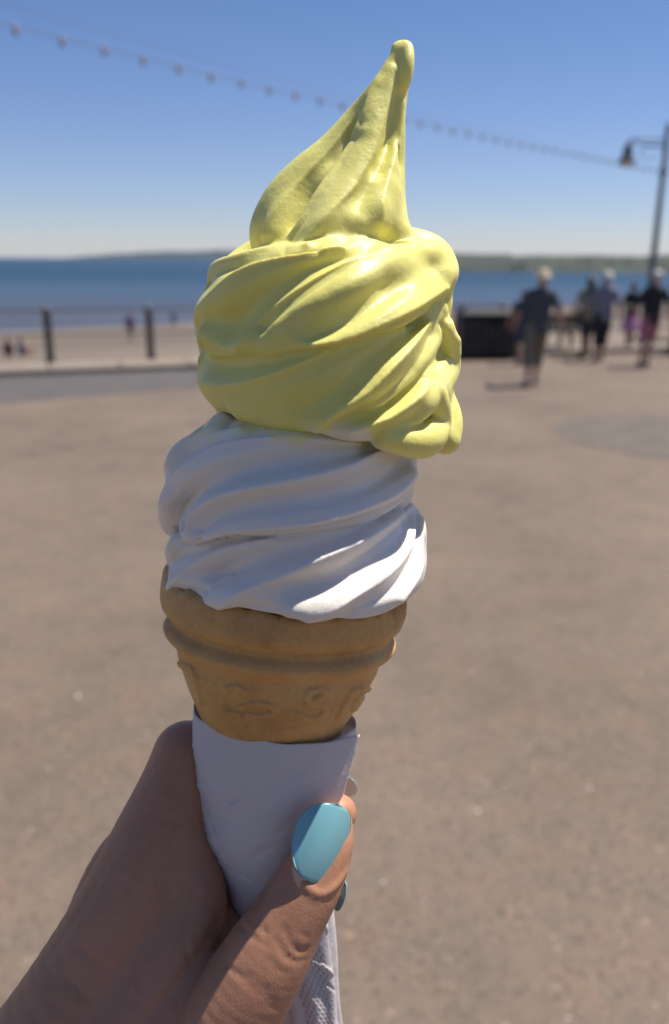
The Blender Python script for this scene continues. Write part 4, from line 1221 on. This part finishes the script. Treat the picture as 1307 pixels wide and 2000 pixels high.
m_under = mat('nail_underside', (0.50, 0.52, 0.47), 0.4); P(m_under).inputs['Subsurface Weight'].default_value = 0.3; P(m_under).inputs['Subsurface Scale'].default_value = .001
def nail(name, c, ax, side, L, Wd, curv, m, thick=4.0, square=2.3, mb=None, tipn=0.0, lcurv=0.0015, under=None):
    """c: centre (px,py,z); ax: direction to the free edge; side: sideways direction; both in pixel frame (x right, y up, z to lens)"""
    ax = np.array(ax, float); ax /= np.linalg.norm(ax)
    side = np.array(side, float); side -= ax*side.dot(ax); side /= np.linalg.norm(side)
    nrm = np.cross(side, ax)
    C = near_pt(*c); n1_, n2_ = 30, 26
    top = []; bot = []
    for i in range(n1_):
        ph = i/(n1_-1)*2-1                                  # along
        w = (1-abs(ph)**square)**(1/2.0)
        w *= 1-0.12*ph*tipn
        for j in range(n2_):
            q_ = j/(n2_-1)*2-1
            x = q_*Wd*w; y = ph*L
            z = -curv*x*x-lcurv*y*y
            e = max(0, 1-(1-abs(q_))/.12)*1.2+max(0, (abs(ph)-.93)/.07)*1.2
            top.append(C+(side*x+ax*y+nrm*(z-e))*S); bot.append(C+(side*x+ax*y+nrm*(z-thick))*S)
    V = np.array(top+bot); n = len(top)
    Fc = []
    for i in range(n1_-1):
        for j in range(n2_-1):
            a = i*n2_+j
            Fc.append([a, a+n2_, a+n2_+1, a+1]); Fc.append([n+a, n+a+1, n+a+n2_+1, n+a+n2_])
    for i in range(n1_-1):
        for j in (0, n2_-1):
            a = i*n2_+j; q_ = [a, a+n2_, n+a+n2_, n+a]; Fc.append(q_ if j == 0 else q_[::-1])
    for j in range(n2_-1):
        for i in (0, n1_-1):
            a = i*n2_+j; q_ = [a, a+1, n+a+1, n+a]; Fc.append(q_ if i else q_[::-1])
    o = link_mesh(name, to_world(V), Fc, [m] if under is None else [m, under], parent=hroot_hand)
    if under is not None:
        mi = [0]*len(Fc)
        for k in range((n1_-1)*(n2_-1)): mi[2*k+1] = 1
        o.data.polygons.foreach_set('material_index', mi)
    return o
nail('thumb_nail', (638, 1650, 136), (0.34, 0.94, -0.20), (0.86, -0.32, -0.40), 71, 56, 0.0082, m_nail, square=2.3, tipn=-0.7)
nail('nail_bed', (621, 1694, 134), (0.34, 0.94, -0.12), (0.86, -0.32, -0.40), 48, 44, 0.0075, m_bare, square=2.0)
nail('index_nail', (675, 1530, -150), (0.62, 0.10, 0.75), (-0.1, 0.95, 0.0), 44, 25, 0.016, m_nail, thick=3, under=m_under)
nail('ring_nail', (666, 1745, -30), (0.30, 0.90, 0.30), (-0.55, 0.25, -0.80), 36, 24, 0.014, m_nail, thick=3)

# unseen telephone just behind the lens, added to keep light off the cornet's front
ph_m = simple('phone_glass', (0.02, 0.02, 0.022), 0.3)
v_, f_ = box((0, -.035, .012), (.071, .146, .008), 0, .002)
ph = link_mesh('phone', to_world(v_), f_, ph_m, origin=to_world(np.array([0, -.1, .012]))[0], smooth=False)
tag(ph, 'unseen black telephone behind the lens, added to darken the front of the cornet', 'phone')
v_, f_ = box((.018, .020, .0068), (.024, .024, .0015), 0, .0004)
link_mesh('camera_bump', to_world(v_), f_, m_iron, parent=ph, smooth=False)

for o in bpy.data.objects:
    drop_tags(o)
bpy.context.view_layer.update()
